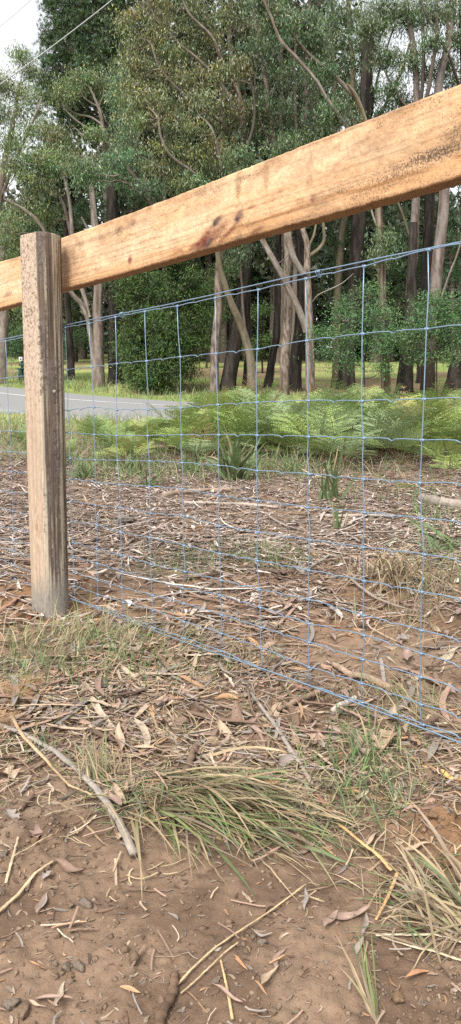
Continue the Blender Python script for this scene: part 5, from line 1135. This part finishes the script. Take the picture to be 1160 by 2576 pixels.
LM = {k: [leaf_mesh(900 + 10 * j + i, v, (.075, .095, .06, .12)[i], (.10, .25, .05, .35)[i]) for i in range(4)] for j, (k, v) in enumerate(LC.items())}
LMW = {k: [leaf_mesh(700 + 10 * j + i, v, .24, .3, True) for i in range(2)] for j, (k, v) in enumerate(LC.items())}
def leaf(label, px, py, lpx, adeg, kind, var=0, wide=False, lift=.003, group=None, tilt=.12):
    """adeg: direction of the leaf as seen, counter-clockwise from the right"""
    c = G(px, py); a = math.radians(adeg); p = G(np.array([px - 6 * math.cos(a), px + 6 * math.cos(a)]), np.array([py + 6 * math.sin(a), py - 6 * math.sin(a)])); d = p[1] - p[0]
    # true length on the ground for the length seen
    L = float(np.linalg.norm(d) / 12 * lpx)
    o = link('fallen_leaf', (LMW if wide else LM)[kind][var % (2 if wide else 4)], None, (c[0], c[1], c[2] + lift))
    o.rotation_euler = (rng.normal() * tilt, rng.normal() * tilt * .4, math.atan2(d[1], d[0])); L = min(L * .86, .13); o.scale = (L, L, L)
    return tag(o, label, 'leaf', group)
for a in (('long pinkish leaf standing on bare soil at bottom centre', 700, 2420, 90, 72, 'pink', 0), ('long pale leaf pointing right below the flattened tussock', 880, 2312, 130, 14, 'pink', 1), ('pink leaf hanging down-left below the long pale leaf', 832, 2330, 70, 55, 'pink', 3), ('upright twisted grey leaf right of the pink leaf', 918, 2335, 80, 78, 'grey', 2), ('lower end of the twisted grey leaf roll', 905, 2385, 60, 68, 'grey', 1),
          ('grey curled leaf at the left end of the long straw stalk', 662, 2358, 55, -5, 'grey', 3), ('grey pointed bark-like leaf by the straw, bottom centre', 770, 2275, 70, 88, 'grey', 2), ('tan leaf with a bent tip at the right edge below soil crumbs', 1045, 2150, 90, 22, 'tan', 1), ('pink leaf on the rusty soil near the right edge', 1020, 2030, 70, 4, 'pink', 1), ('small pink leaf right of the green tuft', 995, 2085, 45, -50, 'pink', 0),
          ('orange-yellow leaf near the right edge', 1130, 1965, 80, -28, 'yellow', 1), ('pink leaf tilted below the orange-yellow leaf', 1090, 2000, 60, 30, 'pink', 0), ('bright orange leaf in the grass below the post', 192, 1690, 45, 60, 'orange', 0), ('pointed grey bark-like leaf below the post', 176, 1650, 90, 55, 'grey', 3), ('tan leaf behind the bright orange leaf', 200, 1712, 50, 40, 'tan', 1), ('cream leaf curling beside the green sprig', 212, 1795, 62, 45, 'cream', 1), ('small yellow leaf end under the cream curl', 190, 1808, 34, 55, 'yellow', 0),
          ('yellow leaf flat on the litter left of the grey diagonal stick', 605, 1793, 55, -8, 'yellow', 2), ('pinkish leaf at the top of the grey diagonal stick', 628, 1750, 50, 4, 'pink', 3), ('tan curled leaf right of the grey diagonal stick', 692, 1795, 75, 55, 'tan', 1), ('pale green-tan leaf left of the bone-pale stick', 822, 1800, 75, -10, 'cream', 2), ('pink leaf standing against the bottom wire', 872, 1752, 45, 70, 'pink', 0), ('long tan leaf lying above the flattened tussock', 385, 1895, 125, -6, 'tan', 2),
          ('pink leaf left of centre under the tussock', 372, 2035, 80, 30, 'pink', 3), ('long pink leaf under the mesh right of centre', 800, 1850, 55, -25, 'pink', 0), ('pink leaf curling by the brown stick right of centre', 812, 1880, 60, -60, 'pink', 1), ('tan leaf near the stick end right of centre', 850, 1920, 55, 10, 'tan', 0), ('grey leaf at the left edge on bare soil', 30, 2060, 50, -25, 'grey', 3, True), ('pale oak-like leaf at the left edge', 20, 1960, 60, -35, 'tan', 0, True), ('pale round leaf at the left edge by the stick', 8, 1905, 40, 10, 'cream', 0, True),
          ('crumpled pink leaf at left below the grey stick', 105, 2290, 70, 65, 'pink', 3), ('pink leaf cluster lower left on the soil', 70, 2235, 50, 80, 'pink', 1), ('grey papery leaf in the left leaf cluster', 120, 2215, 40, 40, 'grey', 0, True), ('curled grey leaf hanging below the left cluster', 112, 2285, 60, 70, 'grey', 2), ('pink leaf at the upper left soil', 95, 2098, 45, 70, 'pink', 0, True), ('small brown leaf at the bottom left edge', 95, 2545, 60, -30, 'tan', 0), ('brown leaf at the bottom left above the small one', 120, 2520, 75, -5, 'brown', 1),
          ('pale round leaf near the end of the long grey stick', 303, 2110, 30, 60, 'tan', 0, True), ('large brown leaf under the flattened tussock right side', 660, 2120, 50, -30, 'brown', 3), ('dark red leaf at the tip of the flattened tussock', 712, 2135, 55, -40, 'dark', 1), ('tan leaf on the rising soil right of the tussock tip', 770, 2150, 60, 30, 'pink', 1), ('large orange-brown leaf at the bottom right edge', 1060, 2470, 110, 16, 'orange', 0), ('pale leaf beside the orange-brown one at the bottom right', 1140, 2490, 80, -38, 'pink', 2), ('narrow leaf pointing up at the bottom right', 995, 2500, 70, 62, 'brown', 2),
          ('orange curled dead leaf at bottom left of centre', 570 + 30, 2425 + 10, 80, -45, 'orange', 2), ('wide pale dead leaf near right edge behind the mesh', 1105, 1600, 70, -40, 'tan', 0), ('long bark curl standing in the litter behind the mesh', 825, 1640, 110, -65, 'brown', 2), ('tan leaf at the right edge behind the mesh', 1130, 1655, 80, 25, 'cream', 1), ('grey leaf near the bark lump', 495, 1300, 40, 70, 'grey', 1)):
    leaf(*a)
for lab, zone, n, grp in (('dry leaf in loose litter before the bottom wire', (250, 1150, 1700, 2050), 70, 'leaves in front of the wire'), ('dry leaf in the litter', (180, 1150, 1330, 1680), 90, 'leaves behind the wire'), ('dry leaf on the bare foreground soil', (0, 1150, 2120, 2560), 8, 'leaves on bare soil')):
    for i in range(n):
        px, py = rng.uniform(zone[0], zone[1]), rng.uniform(zone[2], zone[3]); Yg = G(px, py)[1]
        kc = str(rng.choice(['pink', 'tan', 'grey', 'brown', 'cream', 'orange'], p=[.38, .22, .17, .13, .05, .05])); wd = bool(rng.uniform() < .12) and zone[2] < 2100
        leaf(('broad ' if wd else 'narrow ') + {'pink': 'pinkish'}.get(kc, kc) + ' ' + lab + ', ' + (opening(px) if 'behind' in grp else ('at far left', 'at left', 'at centre', 'at right', 'at far right')[min(4, int(px / 232))]), px, py, rng.uniform(.035, .075) * F / Yg * .8, rng.uniform(0, 180), kc, int(rng.integers(4)), wd, rng.uniform(.002, .010), kc + ' ' + grp + (', broad' if wd else ''), .25)

# stones and clods
def lump(seed, c, cut=.22):
    r = np.random.default_rng(seed); bm_v = ico.copy(); f = icf.copy()
    for it in range(2):
        cache = {}; nv = list(bm_v); nf = []
        def midp(a, b):
            k = (min(a, b), max(a, b))
            if k not in cache: v = (nv[a] + nv[b]) / 2; cache[k] = len(nv); nv.append(v / np.linalg.norm(v))
            return cache[k]
        for a, b, d in f: x, y, z = midp(a, b), midp(b, d), midp(d, a); nf += [(a, x, z), (b, y, x), (d, z, y), (x, y, z)]
        bm_v = np.array(nv); f = np.array(nf)
    V = bm_v.copy()
    for k in range(8):
        n_ = unit(r.normal(size=3)); d_ = r.uniform(.45, .8); V = V - np.maximum(V @ n_ - d_, 0)[:, None] * n_ * .95
    V = V * (1 + .5 * (fbm(V[:, 0:1] * 2.6 + seed, V[:, 1:2] * 2.6 + V[:, 2:3] * 2, seed) - .5) + .12 * r.normal(size=(len(V), 1)) * .5) * r.uniform(.75, 1.25, 3)
    C = np.array(c)[None] * (.75 + .5 * r.uniform(size=(len(V), 1)))
    return mesh('soil_clod', V, f, 'clod', C, smooth=False)
CL = [lump(40 + i, c) for i, c in enumerate([(.155, .105, .07), (.17, .118, .08), (.135, .092, .062), (.19, .145, .108), (.165, .13, .10), (.17, .11, .065)])]
def clod(label, px, py, wpx, v=None, name='soil_clod', cat='clod', group=None):
    c = G(px, py); d = c[1]; r = wpx / 2 * d / F
    o = link(name, CL[rng.integers(6) if v is None else v], None, (c[0], c[1], c[2] + r * .3)); o.scale = (r, r, r * .85); o.rotation_euler = (0, 0, rng.uniform(0, 6.28)); return tag(o, label, cat, group)
for a in (('round brown clod above the papery leaf cluster at lower left', 178, 2293, 26), ('grey-brown clod next to the round clod at lower left', 217, 2282, 34, 4), ('largest clod of the small heap at lower left', 168, 2438, 36), ('right clod of the small heap at lower left', 200, 2442, 32), ('small clod at the foot of the heap', 178, 2458, 26), ('clod left of the small heap', 140, 2432, 20), ('clod at the lower left soil ridge', 142, 2366, 24), ('small round pebble right of the heap', 355, 2238, 20, 4), ('grey pebble on the soil at left centre', 215, 2168, 18, 4),
          ('grey stone at the left edge beside the straw', 8, 2155, 30, 4, 'stone', 'stone'), ('large clod near the muddy root', 315, 2400, 34), ('flat clod above the muddy root', 335, 2425, 44), ('clod beside the straw crossing, bottom centre', 545, 2475, 26, 4), ('grey stone near the bottom centre', 660, 2378, 26, 4, 'stone', 'stone'), ('small round pebble at bottom centre', 612, 2383, 18, 3, 'stone', 'stone'), ('small dark pebble at bottom centre', 620, 2402, 20, 4, 'stone', 'stone'), ('squarish clod at the lower right', 910 + 92, 2520, 44, 5), ('clod at the bottom edge right of centre', 685, 2555, 32), ('big rusty clod near the right edge', 1125, 2185, 40, 5), ('rusty clod in the soil heap at the right', 1090, 2060, 30, 5), ('clod by the pink leaf at the right', 1075, 1965, 36, 0), ('brown clod at the lower right beside the tussock', 968, 2215, 40, 5), ('clod at the upper left soil by the stick', 88, 2120, 26), ('clod at the lower left bottom edge', 30, 2540, 44), ('flat clod at the lower left bottom edge', 62, 2556, 48)): clod(*a)
for i in range(26):
    px, py = rng.uniform(0, 1160), rng.uniform(2000, 2570); clod('small brown clod loose on the %s soil at the %s of the foreground' % ('nearest' if py > 2400 else ('middle' if py > 2200 else 'farther'), ('far left', 'left', 'centre', 'right', 'far right')[min(4, int(px / 232))]), px, py, rng.uniform(7, 15), group='loose clods on the foreground soil')
# rotten bark lump behind the mesh
def barklump():
    c = G(312, 1322); r = .085; V, f = None, None
    me = lump(77, (.19, .16, .135)); me.name = 'wood_lump'
    me.materials.clear(); me.materials.append(M['stick'])
    o = link('wood_lump', me, None, (c[0], c[1], c[2] + .045)); o.scale = (.11, .06, .05); o.rotation_euler = (.1, .28, -.5)
    tag(o, 'rounded grey rotten wood lump in the litter behind the mesh, right of the post', 'wood lump')
barklump()

# ------------------------------------------------------------------ overhead cables, green bench across the road
def cable(label, a, b, Y0, Y1, r, sag):
    A, B = at(a[0], a[1], Y0), at(b[0], b[1], Y1); d = B - A; A = A - d * .9; B = B + d * .9
    t = np.linspace(0, 1, 60)[:, None]; P = A + (B - A) * t - np.array([0, 0, sag]) * (4 * t * (1 - t)) + np.array([0, 0, sag])
    S = tubes(P, np.full(60, r), 8); o = A
    return tag(link('overhead_cable', S.mesh('overhead_cable', 'cable', True, o), None, tuple(o)), label, 'cable', 'overhead cables at the upper left')
cable('thicker lower overhead cable crossing the sky at upper left', (0, 216), (286, 0), 20, 22, .013, .25)
cable('thin upper overhead cable across the top left corner', (0, 68), (79, 0), 20.5, 21.2, .005, .1)
def bench():
    Y = 30.5; b = at(52, 968, Y); gz = float(terrain0(b[0], b[1])); root = thing('park_bench', 'dark green bench with a small white plate across the road, left of the post', 'bench', (b[0], b[1], gz))
    k = Y / F
    def bar(name, x0, x1, z0, z1, y0, y1, m='green_paint', par=None):
        me_v = np.array([(x, y, z) for x in (x0, x1) for y in (y0, y1) for z in (z0, z1)])
        f = np.array([(0, 1, 3, 2), (4, 6, 7, 5), (0, 4, 5, 1), (2, 3, 7, 6), (0, 2, 6, 4), (1, 5, 7, 3)])
        o = link(name, mesh(name, me_v, f, m), par or root)
        bv = o.modifiers.new('b', 'BEVEL'); bv.width = .008; bv.segments = 2; return o
    for x in (-.05, 1.25): bar('leg', x, x + .09, -.1, .90, .30, .38); bar('leg', x, x + .09, -.1, .42, -.12, -.04)
    for z in (.58, .80): bar('backrest_slat', -.12, 1.42, z, z + .10, .25, .298)
    for y in (-.12, .02, .16): bar('seat_slat', -.12, 1.42, .425, .465, y, y + .12)
    p = bar('plate', -.10, .04, .76, .92, .225, .249, 'white_plate'); bar('print', -.06, 0, .80, .88, .219, .2245, 'plate_print', p)
bench()
